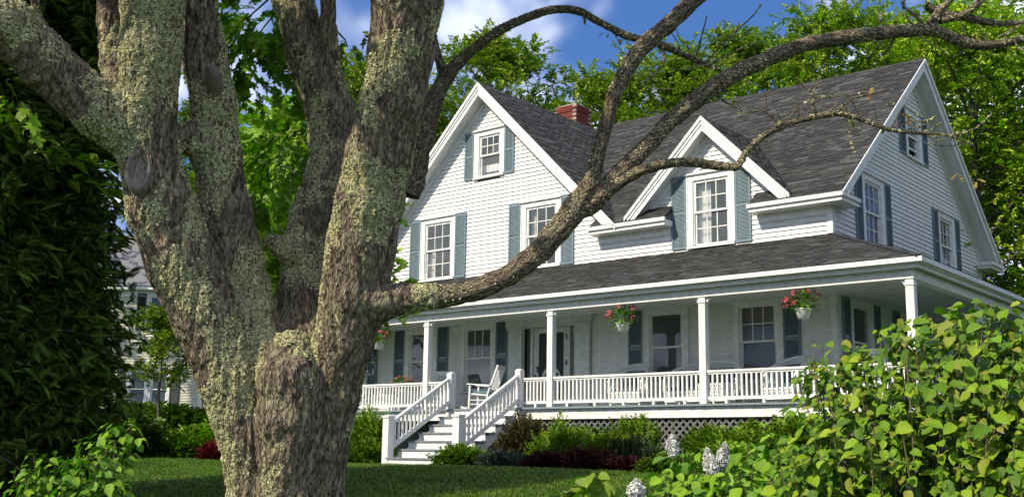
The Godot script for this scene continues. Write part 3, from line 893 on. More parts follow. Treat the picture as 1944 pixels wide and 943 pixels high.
	rakes(H, A, 2.36, 2.36, 0.40, 0.11, 0.93)
	# ---- porch roof
	R = holder(H, "porch_roof", up)
	var e := D + 0.35
	slab(R, "roof_deck", [Vector3(-15.5, 2.72, e), Vector3(e, 2.72, e), Vector3(0, 4.04, 0), Vector3(-15.5, 4.04, 0)], 0.05, M.roofslab)
	slab(R, "roof_deck", [Vector3(e, 2.72, e), Vector3(e, 2.72, -9.0), Vector3(0, 4.04, -9.0), Vector3(0, 4.04, 0)], 0.05, M.roofslab)
	v = Vector3(0, 1.32, -e).normalized()
	reach = Vector2(1.32, e).length()
	shingles(R, Vector3(0, 2.735, e + 0.02), X, v, reach, func(s): return [[-15.52, (e + 0.02) * (1.0 - s / reach)]], 0.128)
	v = Vector3(-e, 1.32, 0).normalized()
	shingles(R, Vector3(e + 0.02, 2.735, 0), -Z, v, reach, func(s): return [[-(e + 0.02) * (1.0 - s / reach), 7.0]], 0.128)
	b = MB.new()
	for i in 26:
		var t0 := i / 26.0
		var t1 := (i + 1.15) / 26.0
		b.col = Color(1, 1, 1) * rr(0.045, 0.085)
		var p := Vector3(e, 2.765, e).lerp(Vector3(0, 4.085, 0), t0)
		var q := Vector3(e, 2.765, e).lerp(Vector3(0, 4.085, 0), t1)
		var w := Vector3(-0.09, -0.028, 0.09)
		var w2 := Vector3(0.09, -0.028, -0.09)
		b.quad(p + w + Vector3(0, 0.012, 0), p + Vector3(0, 0.012, 0), q, q + w, Vector3.UP); b.quad(p + Vector3(0, 0.012, 0), p + w2 + Vector3(0, 0.012, 0), q + w2, q, Vector3.UP)
	obj(R, "hip_cap", b, M.shingle)
func rakes(H: Node3D, A: Vector3, l: float, r: float, z: float, bd: float, cut: float):
	for s in [[A, A + Vector3(-l, -l, 0)], [A, A + Vector3(r, -r, 0)]]:
		var K2 := holder(H, "rake", Vector3(0, F, 0))
		var b := MB.new()
		b.slope(s[0], s[1], 0.0, bd, Vector3.BACK, z - 0.04, z + 0.055)
		b.slope(s[0], s[0].lerp(s[1], (1.0 + cut) / 2), bd - 0.01, bd + 0.10, Vector3.BACK, z - 0.04, z + 0.025)
		b.slope(s[0], s[0].lerp(s[1], cut), bd + 0.09, bd + 0.27, Vector3.BACK, z - 0.04, z)
		obj(K2, "rake_board", b, M.trim)
		b = MB.new()
		b.slope(s[0], s[0].lerp(s[1], cut), bd + 0.17, bd + 0.20, Vector3.BACK, 0.0, z - 0.04)
		obj(K2, "soffit", b, M.trim)
		b = MB.new()
		b.slope(s[0], s[0].lerp(s[1], cut), bd + 0.19, bd + 0.40, Vector3.BACK, 0.02, 0.05)
		obj(K2, "frieze", b, M.trim)
func build_porch(H: Node3D):
	var up := Vector3(0, F, 0)
	var X := Vector3.RIGHT
	var Z := Vector3.BACK
	var e := D + 0.35
	var P := holder(H, "porch_cornice", up)
	var b := MB.new()
	b.box(Vector3(-15.5, 2.64, e - 0.05), Vector3(e + 0.025, 2.735, e + 0.025)); b.box(Vector3(e - 0.05, 2.64, -9.0), Vector3(e + 0.025, 2.735, e - 0.05))
	obj(P, "gutter_board", b, M.trim)
	b = MB.new()
	b.box(Vector3(-15.5, 2.54, D + 0.20), Vector3(D + 0.24, 2.64, D + 0.25)); b.box(Vector3(D + 0.20, 2.54, -9.0), Vector3(D + 0.25, 2.64, D + 0.2))
	b.box(Vector3(-15.5, 2.62, D + 0.05), Vector3(D + 0.24, 2.645, e - 0.04)); b.box(Vector3(D + 0.24, 2.62, -9.0), Vector3(e - 0.04, 2.645, e - 0.04))
	obj(P, "crown_moulding", b, M.trim)
	b = MB.new()
	b.box(Vector3(-15.4, 2.36, D - 0.10), Vector3(D + 0.10, 2.62, D + 0.10)); b.box(Vector3(D - 0.10, 2.36, -9.0), Vector3(D + 0.10, 2.62, D - 0.10))
	obj(P, "beam", b, M.trim)
	b = MB.new()
	b.box(Vector3(-15.4, 2.625, 0.03), Vector3(D - 0.1, 2.65, D - 0.1)); b.box(Vector3(0.03, 2.626, -9.0), Vector3(D - 0.1, 2.65, 0.03))
	obj(P, "ceiling", b, M.greywall)
	b = MB.new()
	b.hexa([Vector3(-15.5, 2.65, 0.02), Vector3(-15.45, 2.65, 0.02), Vector3(-15.45, 2.65, e - 0.05), Vector3(-15.5, 2.65, e - 0.05), Vector3(-15.5, 3.98, 0.02), Vector3(-15.45, 3.98, 0.02), Vector3(-15.45, 2.70, e - 0.05), Vector3(-15.5, 2.70, e - 0.05)])
	obj(P, "end_gable", b, M.trim)
	post(H, -14.6, D, [X, -X]); post(H, -10.36, D, [X, -X]); post(H, -6.14, D, [X, -X]); post(H, -1.87, D, [X, -X])
	post(H, D, D, [-X, -Z]); post(H, D, -1.5, [Z, -Z]); post(H, D, -5.8, [Z, -Z])
	railing(H, Vector3(-14.5, 0, D), Vector3(-10.45, 0, D)); railing(H, Vector3(-10.27, 0, D), Vector3(-9.5, 0, D)); railing(H, Vector3(-7.0, 0, D), Vector3(-6.23, 0, D))
	railing(H, Vector3(-6.05, 0, D), Vector3(-1.96, 0, D)); railing(H, Vector3(-1.78, 0, D), Vector3(D - 0.09, 0, D)); railing(H, Vector3(D, 0, D - 0.09), Vector3(D, 0, -1.41))
	# floor boards run out to the edge
	var Fl := holder(H, "porch_floor", up)
	var n := 124
	for i in n:
		var x := -15.5 + i * 0.148
		part(Fl, "plank", boxmesh(Vector3(0.143, 0.045, D + 0.19)), M.deck, Transform3D(Basis(), Vector3(x + 0.074, -0.0225 + rr(-0.001, 0.001), (D + 0.19) / 2 + rr(-0.004, 0.004))))
	blk(Fl, "side_floor", Vector3(0.05, -0.045, -9.0), Vector3(D + 0.15, -0.002, -0.02), M.deck)
	var S := holder(H, "porch_skirt", up)
	blk(S, "skirt_board", Vector3(-15.4, -0.29, D + 0.06), Vector3(-9.42, -0.046, D + 0.10), M.trim)
	blk(S, "skirt_board", Vector3(-7.10, -0.29, D + 0.06), Vector3(D + 0.10, -0.046, D + 0.10), M.trim)
	blk(S, "skirt_board", Vector3(D + 0.06, -0.29, -9.0), Vector3(D + 0.10, -0.046, D + 0.06), M.trim)
	blk(S, "footing", Vector3(-15.3, -1.6, D - 1.2), Vector3(D - 0.6, -0.06, D - 1.1), M.concrete)
	for s in [-1.0, 1.0]:
		var L := 1.60
		for i in 62:
			var x := -7.3 + i * 0.178
			if x > D - 0.5: break
			part(S, "lattice_slat", boxmesh(Vector3(0.045, L, 0.008)), M.lattice, Transform3D(Basis(Vector3.BACK, s * PI / 4), Vector3(x, -0.80, D + (0.02 if s > 0 else 0.03))))
	blk(S, "lattice_rail", Vector3(-7.1, -1.38, D + 0.038), Vector3(D, -1.28, D + 0.06), M.lattice)
func newel(H: Node3D, x: float, z: float, y0: float, y1: float, w: float, flat: bool):
	var P := holder(H, "newel_post", Vector3(x, F, z))
	var b := MB.new()
	b.box(Vector3(-w, y0, -w), Vector3(w, y1, w))
	obj(P, "shaft", b, M.trim)
	b = MB.new()
	if flat:
		b.box(Vector3(-w - 0.025, y1, -w - 0.025), Vector3(w + 0.025, y1 + 0.045, w + 0.025))
		b.hexa([Vector3(-w, y1 + 0.045, -w), Vector3(w, y1 + 0.045, -w), Vector3(w, y1 + 0.045, w), Vector3(-w, y1 + 0.045, w), Vector3(-0.02, y1 + 0.075, -0.02), Vector3(0.02, y1 + 0.075, -0.02), Vector3(0.02, y1 + 0.075, 0.02), Vector3(-0.02, y1 + 0.075, 0.02)])
	else:   # rounded head
		for i in 6:
			var a0 := PI / 2 * i / 6
			var a1 := PI / 2 * (i + 1) / 6
			var w0 := w * cos(a0)
			var w1 := maxf(w * cos(a1), 0.004)
			var h0 := y1 + 0.07 * sin(a0)
			var h1 := y1 + 0.07 * sin(a1)
			b.hexa([Vector3(-w0, h0, -w0), Vector3(w0, h0, -w0), Vector3(w0, h0, w0), Vector3(-w0, h0, w0), Vector3(-w1, h1, -w1), Vector3(w1, h1, -w1), Vector3(w1, h1, w1), Vector3(-w1, h1, w1)])
	obj(P, "cap", b, M.trim)
func build_steps(H: Node3D):
	var S := holder(H, "front_steps", Vector3(0, F, 0))
	var n := 7
	var rise := F / n
	var run := 2.2 / (n - 1)
	var x0 := -9.36
	var x1 := -7.15
	for i in n:
		var y := -F + rise * i
		var z := D + 2.36 - run * i
		var b := MB.new()
		b.box(Vector3(x0, y, z - 0.03), Vector3(x1, y + rise - 0.04, z))
		obj(S, "riser", b, M.trim)
		if i < n - 1:
			b = MB.new()
			b.box(Vector3(x0 - 0.02, y + rise - 0.04, z - run - 0.02), Vector3(x1 + 0.02, y + rise, z + 0.035))
			obj(S, "tread", b, M.tread)
	for x in [x0 + 0.02, x1 - 0.07]:
		var b := MB.new()
		b.slope(Vector3(x, -0.10, D + 0.1), Vector3(x, -F + 0.08, D + 2.3), 0.0, 0.30, Vector3.RIGHT, 0.0, 0.04)
		obj(S, "stringer", b, M.trim)
	for x in [-9.42, -7.09]:
		newel(H, x, D + 0.06, -0.3, 0.90, 0.085, false)
		newel(H, x, D + 2.28, -F - 0.05, -0.30, 0.10, true)
		var R := holder(H, "stair_railing", Vector3(x, F, 0))
		var a := Vector3(0, 0.80, D + 0.12)
		var c := Vector3(0, -0.42, D + 2.2)
		var b := MB.new()
		b.bar(a, c, 0.10, 0.06)
		obj(R, "top_rail", b, M.trim)
		b = MB.new()
		b.bar(a + Vector3(0, -0.62, 0), c + Vector3(0, -0.62, 0), 0.07, 0.10)
		obj(R, "bottom_rail", b, M.trim)
		for i in range(1, 15):
			var p := a.lerp(c, i / 15.0)
			b = MB.new()
			b.box(Vector3(-0.022, p.y - 0.60, p.z - 0.022), Vector3(0.022, p.y - 0.01, p.z + 0.022))
			obj(R, "baluster", b, M.trim)

# ---------------------------------------------------------------- the old maple
var bones := []
func chain(pts: Array):
	for i in pts.size() - 1: bones.append([pts[i][0], pts[i + 1][0], pts[i][1], pts[i + 1][1]])
func bone_d(p: Vector3, b: Array) -> float:
	var a: Vector3 = b[0]
	var ab: Vector3 = b[1] - a
	var t := clampf((p - a).dot(ab) / ab.length_squared(), 0, 1)
	return p.distance_to(a + ab * t) - lerpf(b[2], b[3], t)
func field(p: Vector3, near: Array) -> float:
	var d := 9.0
	for b in near:
		var e := bone_d(p, b)
		var h := maxf(0.05 - absf(d - e), 0.0) / 0.05
		d = minf(d, e) - h * h * 0.05 * 0.25
	return d
# surface nets over the smooth union of the bones, then furrowed by stretched noise
func trunk_mesh() -> MB:
	var h := 0.0195
	var nc := 6
	var lo := Vector3.ONE * 1e9
	var hi := -lo
	for b in bones:
		for i in 2:
			lo = lo.min(b[i] - Vector3.ONE * (b[2 + i] + 0.15)); hi = hi.max(b[i] + Vector3.ONE * (b[2 + i] + 0.15))
	var cs := h * nc
	var cn := Vector3i(((hi - lo) / cs).ceil())
	var fx := cn.x * nc + 1
	var fy := cn.y * nc + 1
	var fz := cn.z * nc + 1
	var val := PackedFloat32Array()
	val.resize(fx * fy * fz)
	val.fill(9.0)
	var act := []
	for cz in cn.z:
		for cy in cn.y:
			for cx in cn.x:
				var m := lo + (Vector3(cx, cy, cz) + Vector3.ONE * 0.5) * cs
				var near := []
				var best := 9.0
				for b in bones:
					var e := bone_d(m, b)
					best = minf(best, e)
					if e < cs * 0.87 + 0.09: near.append(b)
				if absf(best) > cs * 0.87 + 0.06: 
					if best < 0:
						for i in nc + 1:
							for j in nc + 1:
								for k in nc + 1: 
									var q0 := ((cz * nc + k) * fy + cy * nc + j) * fx + cx * nc + i
									if val[q0] > 8.0: val[q0] = -1.0
					continue
				act.append(Vector3i(cx, cy, cz))
				for k in nc + 1:
					for j in nc + 1:
						for i in nc + 1:
							var q := ((cz * nc + k) * fy + cy * nc + j) * fx + cx * nc + i
							val[q] = field(lo + Vector3(cx * nc + i, cy * nc + j, cz * nc + k) * h, near)
	var b := MB.new()
	var id := {}
	var offs := [0, 1, fx, fx + 1, fx * fy, fx * fy + 1, fx * fy + fx, fx * fy + fx + 1]
	var co := [Vector3(0, 0, 0), Vector3(1, 0, 0), Vector3(0, 1, 0), Vector3(1, 1, 0), Vector3(0, 0, 1), Vector3(1, 0, 1), Vector3(0, 1, 1), Vector3(1, 1, 1)]
	var ed := [[0, 1], [2, 3], [4, 5], [6, 7], [0, 2], [1, 3], [4, 6], [5, 7], [0, 4], [1, 5], [2, 6], [3, 7]]
	for c in act:
		for k in nc:
			for j in nc:
				for i in nc:
					var g := Vector3i(c.x * nc + i, c.y * nc + j, c.z * nc + k)
					var q := (g.z * fy + g.y) * fx + g.x
					var inside := 0
					for o in offs: inside += 1 if val[q + o] < 0 else 0
					if inside == 0 or inside == 8: continue
					var s := Vector3.ZERO
					var n := 0
					for e in ed:
						var a := val[q + offs[e[0]]]
						var d := val[q + offs[e[1]]]
						if (a < 0) != (d < 0):
							s += co[e[0]].lerp(co[e[1]], a / (a - d)); n += 1
					id[q] = b.v.size()
					b.v.append(lo + (Vector3(g) + s / n) * h)
					var gr := Vector3(val[q + 1] - val[q], val[q + fx] - val[q], val[q + fx * fy] - val[q])
					b.n.append(gr.normalized())
	for q in id:
		for ax in 3:
			var st: int = [1, fx, fx * fy][ax]
			var s1: int = [fx, fx * fy, 1][ax]
			var s2: int = [fx * fy, 1, fx][ax]
			var a := val[q]
			var d := val[q + st]
			if (a < 0) == (d < 0): continue
			if not (id.has(q - s1) and id.has(q - s2) and id.has(q - s1 - s2)): continue
			var w := [id[q], id[q - s1], id[q - s1 - s2], id[q - s2]]
			if a < 0: b.ix.append_array([w[0], w[2], w[1], w[0], w[3], w[2]])
			else: b.ix.append_array([w[0], w[1], w[2], w[0], w[2], w[3]])
	var f := FastNoiseLite.new()
	f.seed = 77
	f.noise_type = FastNoiseLite.TYPE_SIMPLEX_SMOOTH
	f.frequency = 1.0
	f.fractal_octaves = 2
	for i in b.v.size():
		var p := b.v[i]
		var r := absf(f.get_noise_3d(p.x * 9.0, p.y * 1.25, p.z * 9.0))
		var r2 := absf(f.get_noise_3d(p.x * 3.0 + 9.0, p.y * 0.5, p.z * 3.0))
		var l := f.get_noise_3d(p.x * 1.6 + 40, p.y * 0.9, p.z * 1.6)
		b.v[i] = p + b.n[i] * (0.075 * minf(r, 0.28) + 0.10 * minf(r2, 0.16) - 0.022 + 0.016 * l)
		b.n[i] = Vector3.ZERO
		b.c.append(Color(1, 1, 1)); b.uv.append(Vector2.ZERO)
	for i in range(0, b.ix.size(), 3):
		var p0 := b.v[b.ix[i]]
		var m := (b.v[b.ix[i + 2]] - p0).cross(b.v[b.ix[i + 1]] - p0)
		for k in 3: b.n[b.ix[i + k]] += m
	for i in b.n.size(): b.n[i] = b.n[i].normalized()
	return b
func limb(T: Node3D, pts: Array, sides: int, called := "limb") -> MB:
	# resample the polyline as a smooth curve and sweep it
	var c := Curve3D.new()
	for i in pts.size():
		var d: Vector3 = (pts[mini(i + 1, pts.size() - 1)][0] - pts[maxi(i - 1, 0)][0]) * 0.17
		c.add_point(pts[i][0], -d, d)
	c.bake_interval = 0.05
	var p := PackedVector3Array()
	var r := PackedFloat32Array()
	var f := FastNoiseLite.new()
	f.frequency = 6.0
	f.seed = 3
	var along := [0.0]
	for i in range(1, pts.size()): along.append(c.get_closest_offset(pts[i][0]))
	var k := 0
	var s := 0.0
	var tot := c.get_baked_length()
	while s <= tot:
		while k < pts.size() - 2 and s > along[k + 1]: k += 1
		var t := clampf((s - along[k]) / maxf(along[k + 1] - along[k], 0.01), 0, 1)
		p.append(c.sample_baked(s)); r.append(lerpf(pts[k][1], pts[k + 1][1], t))
		s += 0.055
	var b := MB.new()
	b.tube(p, r, sides, true, 0.28, f)
	obj(T, called, b, M.limb)
	return b
func flake(k: int) -> Mesh:
	var b := MB.new()
	var prev := Vector3.ZERO
	var first := Vector3.ZERO
	for i in 8:
		var a := TAU * i / 7.0
		var q := Vector3(cos(a), 0, sin(a)) * rr(0.55, 1.1) + Vector3.UP * rr(-0.10, 0.34)
		if i == 7: q = first
		if i == 0: first = q
		else: b.tri(Vector3(0, 0.12, 0), prev, q, Vector3.UP)
		prev = q
	return b.mesh()
func axis_d(p: Vector3) -> float:   # distance from the bare middle column of the trunk
	return maxf(0.0, bone_d(p, [Vector3(3.564, -0.517, 18.632), Vector3(3.713, 0.806, 18.833), 0.0, 0.0]) - 0.25)
func lichen(T: Node3D, from: Array, count: int, thick: float):
	var f := FastNoiseLite.new()
	f.seed = 15
	f.frequency = 1.35
	f.fractal_octaves = 3
	if not K.has("flake"): K.flake = [flake(0), flake(1), flake(2), flake(3)]
	var xf := []
	var cl := PackedColorArray()
	for mb in from:
		var nt: int = mb.ix.size() / 3
		var want := int(count * nt / 60000.0) if from.size() == 1 else int(nt * thick)
		for i in want:
			var t := rng.randi() % nt
			var p: Vector3 = (mb.v[mb.ix[t * 3]] + mb.v[mb.ix[t * 3 + 1]] + mb.v[mb.ix[t * 3 + 2]]) / 3.0
			var n: Vector3 = mb.n[mb.ix[t * 3]]
			var w := 1.5 * f.get_noise_3d(p.x, p.y * 0.6, p.z) + 0.25 * f.get_noise_3d(p.x * 4, p.y * 4, p.z * 4) + 0.06 * n.y + 0.10 * clampf(p.y - 0.6, -1.6, 0.6) - (0.22 * clampf(1.0 - axis_d(p) * 3.0, 0, 1) if from.size() == 1 else -0.20)
			if w < rr(-0.02, 0.18): continue
			var s := rr(0.005, 0.016) if from.size() == 1 else rr(0.005, 0.012)
			var y := (n + rdir() * 0.34).normalized()
			xf.append(Transform3D(Basis(aim(rdir(), y, s).orthonormalized().x * s, y * s, aim(rdir(), y, s).orthonormalized().x.cross(y).normalized() * s), p + n * 0.002))
			var g := Color(0.40, 0.39, 0.17).lerp(Color(0.52, 0.50, 0.31), rng.randf()) * rr(0.55, 1.12)
			cl.append(g)
	scatter_mix(T, "lichen", K.flake, M.lichen, xf, cl)
func build_maple():
	rng.seed = 21
	var T := thing("maple_tree", "old many-stemmed maple with furrowed bark and pale lichen in the foreground", "tree", ground(3.34, 18.54))
	T.position = ground(3.34, 18.54)
	var V := -T.position
	# stems: [point, radius]
	chain([[Vector3(3.063, -1.092, 18.444), 0.3650], [Vector3(3.116, -0.550, 18.534), 0.2886], [Vector3(3.164, -0.104, 18.603), 0.2547], [Vector3(3.160, 0.283, 18.701), 0.2462], [Vector3(3.088, 0.822, 18.894), 0.2632], [Vector3(2.988, 1.278, 19.090), 0.2717], [Vector3(2.891, 1.730, 19.309), 0.2711], [Vector3(2.832, 2.137, 19.498), 0.2533], [Vector3(2.816, 2.544, 19.638), 0.2274], [Vector3(2.859, 2.952, 19.729), 0.2185], [Vector3(2.938, 3.362, 19.777), 0.2225], [Vector3(2.996, 3.774, 19.831), 0.2267], [Vector3(3.044, 4.458, 19.892), 0.2110]])
	chain([[Vector3(3.280, 0.830, 18.670), 0.1963], [Vector3(3.128, 1.346, 18.765), 0.1817], [Vector3(2.983, 1.828, 18.872), 0.1968], [Vector3(2.933, 2.220, 18.970), 0.2018], [Vector3(2.929, 2.650, 19.079), 0.1843], [Vector3(2.921, 3.089, 19.155), 0.1760], [Vector3(2.890, 3.528, 19.262), 0.1720], [Vector3(2.828, 3.980, 19.359), 0.1685], [Vector3(2.773, 4.699, 19.515), 0.1516]])
	chain([[Vector3(3.302, -1.074, 18.381), 0.3778], [Vector3(3.401, -0.534, 18.498), 0.2755], [Vector3(3.465, -0.094, 18.580), 0.2332], [Vector3(3.550, 0.490, 18.679), 0.2410], [Vector3(3.554, 0.819, 18.704), 0.2337], [Vector3(3.504, 1.013, 18.660), 0.1942]])
	chain([[Vector3(3.339, 0.972, 18.457), 0.2170], [Vector3(3.146, 1.584, 18.239), 0.2265], [Vector3(3.111, 1.967, 18.163), 0.2530], [Vector3(3.166, 2.250, 18.121), 0.2774], [Vector3(3.152, 2.817, 17.940), 0.2561], [Vector3(3.067, 3.312, 18.001), 0.2108], [Vector3(2.890, 3.838, 18.145), 0.1838], [Vector3(2.757, 4.375, 18.256), 0.1710], [Vector3(2.661, 5.140, 18.392), 0.1578]])
	chain([[Vector3(3.142, 3.111, 17.955), 0.1144], [Vector3(3.112, 3.595, 18.033), 0.0719], [Vector3(3.121, 4.018, 18.129), 0.0623], [Vector3(3.175, 4.582, 18.223), 0.0575]])
	chain([[Vector3(3.410, -1.085, 18.157), 0.3396], [Vector3(3.462, -0.543, 18.246), 0.2547], [Vector3(3.510, -0.097, 18.316), 0.1953], [Vector3(3.585, 0.292, 18.349), 0.1910], [Vector3(3.682, 0.710, 18.371), 0.2037], [Vector3(3.799, 1.128, 18.376), 0.2292], [Vector3(3.920, 1.502, 18.394), 0.2541], [Vector3(4.014, 1.876, 18.421), 0.2538], [Vector3(4.121, 2.246, 18.450), 0.2575], [Vector3(4.217, 2.574, 18.477), 0.2485], [Vector3(4.366, 2.983, 18.479), 0.2437], [Vector3(4.476, 3.390, 18.514), 0.2516], [Vector3(4.573, 3.795, 18.559), 0.2635], [Vector3(4.732, 4.444, 18.613), 0.2504]])
	chain([[Vector3(2.803, 2.591, 19.634), 0.1857], [Vector3(2.737, 2.772, 19.839), 0.2092], [Vector3(2.674, 2.854, 19.992), 0.2077], [Vector3(2.609, 2.994, 20.213), 0.1889], [Vector3(2.552, 3.174, 20.437), 0.1908], [Vector3(2.481, 3.388, 20.735), 0.2077], [Vector3(2.357, 3.647, 21.061), 0.1968]])
	chain([[Vector3(2.881, 2.698, 19.529), 0.1104], [Vector3(2.894, 2.768, 19.336), 0.1208], [Vector3(2.934, 2.700, 19.154), 0.1309]])
	chain([[Vector3(3.865, 1.284, 18.399), 0.2031], [Vector3(4.121, 1.433, 18.302), 0.1345], [Vector3(4.301, 1.471, 18.188), 0.1048], [Vector3(4.478, 1.488, 18.071), 0.0962]])
	chain([[Vector3(2.272, 3.169, 19.689), 0.0882], [Vector3(2.023, 3.532, 19.588), 0.0820], [Vector3(1.860, 3.965, 19.566), 0.0790], [Vector3(1.725, 4.600, 19.570), 0.0759]])
	chain([[Vector3(3.199, 1.860, 18.196), 0.1548], [Vector3(3.114, 1.950, 18.421), 0.0991], [Vector3(3.057, 2.005, 18.549), 0.0672]])
	var tm := trunk_mesh()
	obj(T, "trunk", tm, M.bark, V)
	var hold := holder(T, "limbs", V)
	var lm := []
	lm.append(limb(hold, [[Vector3(4.373, 1.479, 18.143), 0.1005], [Vector3(4.673, 1.513, 17.914), 0.0837], [Vector3(4.910, 1.628, 17.745), 0.0878], [Vector3(5.103, 1.802, 17.587), 0.0923], [Vector3(5.278, 2.063, 17.439), 0.0971], [Vector3(5.375, 2.251, 17.338), 0.1019], [Vector3(5.452, 2.416, 17.288), 0.0723], [Vector3(5.496, 2.592, 17.255), 0.0598], [Vector3(5.584, 2.887, 17.254), 0.0598], [Vector3(5.702, 3.224, 17.238), 0.0640], [Vector3(5.837, 3.517, 17.132), 0.0687], [Vector3(5.998, 3.730, 16.984), 0.0691], [Vector3(6.180, 3.966, 16.824), 0.0651], [Vector3(6.457, 4.292, 16.607), 0.0567]], 14))
	lm.append(limb(hold, [[Vector3(5.338, 2.188, 17.380), 0.0932], [Vector3(5.453, 2.270, 17.251), 0.0808], [Vector3(5.569, 2.447, 17.158), 0.0726], [Vector3(5.741, 2.730, 16.952), 0.0691], [Vector3(5.955, 3.063, 16.723), 0.0698], [Vector3(6.205, 3.359, 16.455), 0.0706], [Vector3(6.452, 3.574, 16.169), 0.0669], [Vector3(6.771, 3.771, 15.818), 0.0631], [Vector3(7.196, 3.899, 15.363), 0.0592], [Vector3(7.481, 3.962, 15.008), 0.0552], [Vector3(7.650, 3.884, 14.848), 0.0460], [Vector3(7.822, 3.842, 14.694), 0.0414], [Vector3(8.147, 3.912, 14.440), 0.0322], [Vector3(8.507, 3.974, 14.155), 0.0230]], 14))
	lm.append(limb(hold, [[Vector3(5.403, 2.204, 17.290), 0.0680], [Vector3(5.571, 2.339, 17.236), 0.0550], [Vector3(5.707, 2.437, 17.173), 0.0464], [Vector3(5.907, 2.527, 17.095), 0.0420], [Vector3(6.147, 2.563, 16.970), 0.0376], [Vector3(6.360, 2.525, 16.849), 0.0332], [Vector3(6.522, 2.499, 16.773), 0.0330]], 10))
	lm.append(limb(hold, [[Vector3(6.509, 2.490, 16.783), 0.0289], [Vector3(6.587, 2.630, 16.751), 0.0268], [Vector3(6.729, 2.770, 16.668), 0.0248], [Vector3(6.897, 2.859, 16.549), 0.0227], [Vector3(7.093, 2.915, 16.399), 0.0227], [Vector3(7.220, 2.918, 16.294), 0.0206], [Vector3(7.341, 2.864, 16.180), 0.0186], [Vector3(7.462, 2.810, 16.066), 0.0165], [Vector3(7.618, 2.785, 15.930), 0.0124], [Vector3(7.807, 2.772, 15.769), 0.0099], [Vector3(7.958, 2.703, 15.626), 0.0066]], 8))
	lm.append(limb(hold, [[Vector3(3.369, 2.616, 17.312), 0.1465], [Vector3(3.459, 3.015, 17.269), 0.1276], [Vector3(3.551, 3.394, 17.219), 0.1036], [Vector3(3.657, 3.785, 17.095), 0.0697], [Vector3(3.875, 4.033, 16.974), 0.0498], [Vector3(4.126, 4.234, 16.814), 0.0448], [Vector3(4.450, 4.397, 16.584), 0.0398], [Vector3(4.660, 4.401, 16.409), 0.0373], [Vector3(4.803, 4.306, 16.267), 0.0349], [Vector3(4.999, 4.174, 16.071), 0.0349], [Vector3(5.184, 4.119, 15.903), 0.0349], [Vector3(5.366, 4.025, 15.728), 0.0324], [Vector3(5.527, 3.931, 15.570), 0.0249], [Vector3(5.708, 3.837, 15.396), 0.0124]], 10))
	lm.append(limb(hold, [[Vector3(3.633, 3.745, 17.105), 0.0498], [Vector3(3.605, 3.940, 17.176), 0.0448], [Vector3(3.588, 4.135, 17.239), 0.0398], [Vector3(3.591, 4.379, 17.296), 0.0349], [Vector3(3.618, 4.770, 17.369), 0.0299]], 8))
	lm.append(limb(hold, [[Vector3(7.463, 3.952, 15.021), 0.0506], [Vector3(7.523, 4.089, 15.004), 0.0414], [Vector3(7.614, 4.203, 14.957), 0.0322], [Vector3(7.737, 4.364, 14.894), 0.0276]], 8))
	lm.append(limb(hold, [[Vector3(7.544, 4.053, 14.978), 0.0368], [Vector3(7.690, 4.092, 14.866), 0.0322], [Vector3(7.826, 4.208, 14.781), 0.0276], [Vector3(7.945, 4.323, 14.710), 0.0230]], 8))
	lm.append(limb(hold, [[Vector3(7.438, 4.218, 14.975), 0.0372], [Vector3(7.538, 4.152, 14.875), 0.0418], [Vector3(7.747, 4.106, 14.690), 0.0372], [Vector3(7.921, 4.069, 14.535), 0.0279], [Vector3(8.138, 4.096, 14.360), 0.0186]], 8))
	lm.append(limb(hold, [[Vector3(2.522, 3.260, 20.430), 0.0408], [Vector3(2.510, 3.460, 20.490), 0.0367], [Vector3(2.500, 3.659, 20.547), 0.0326], [Vector3(2.503, 3.859, 20.594), 0.0286]], 8))
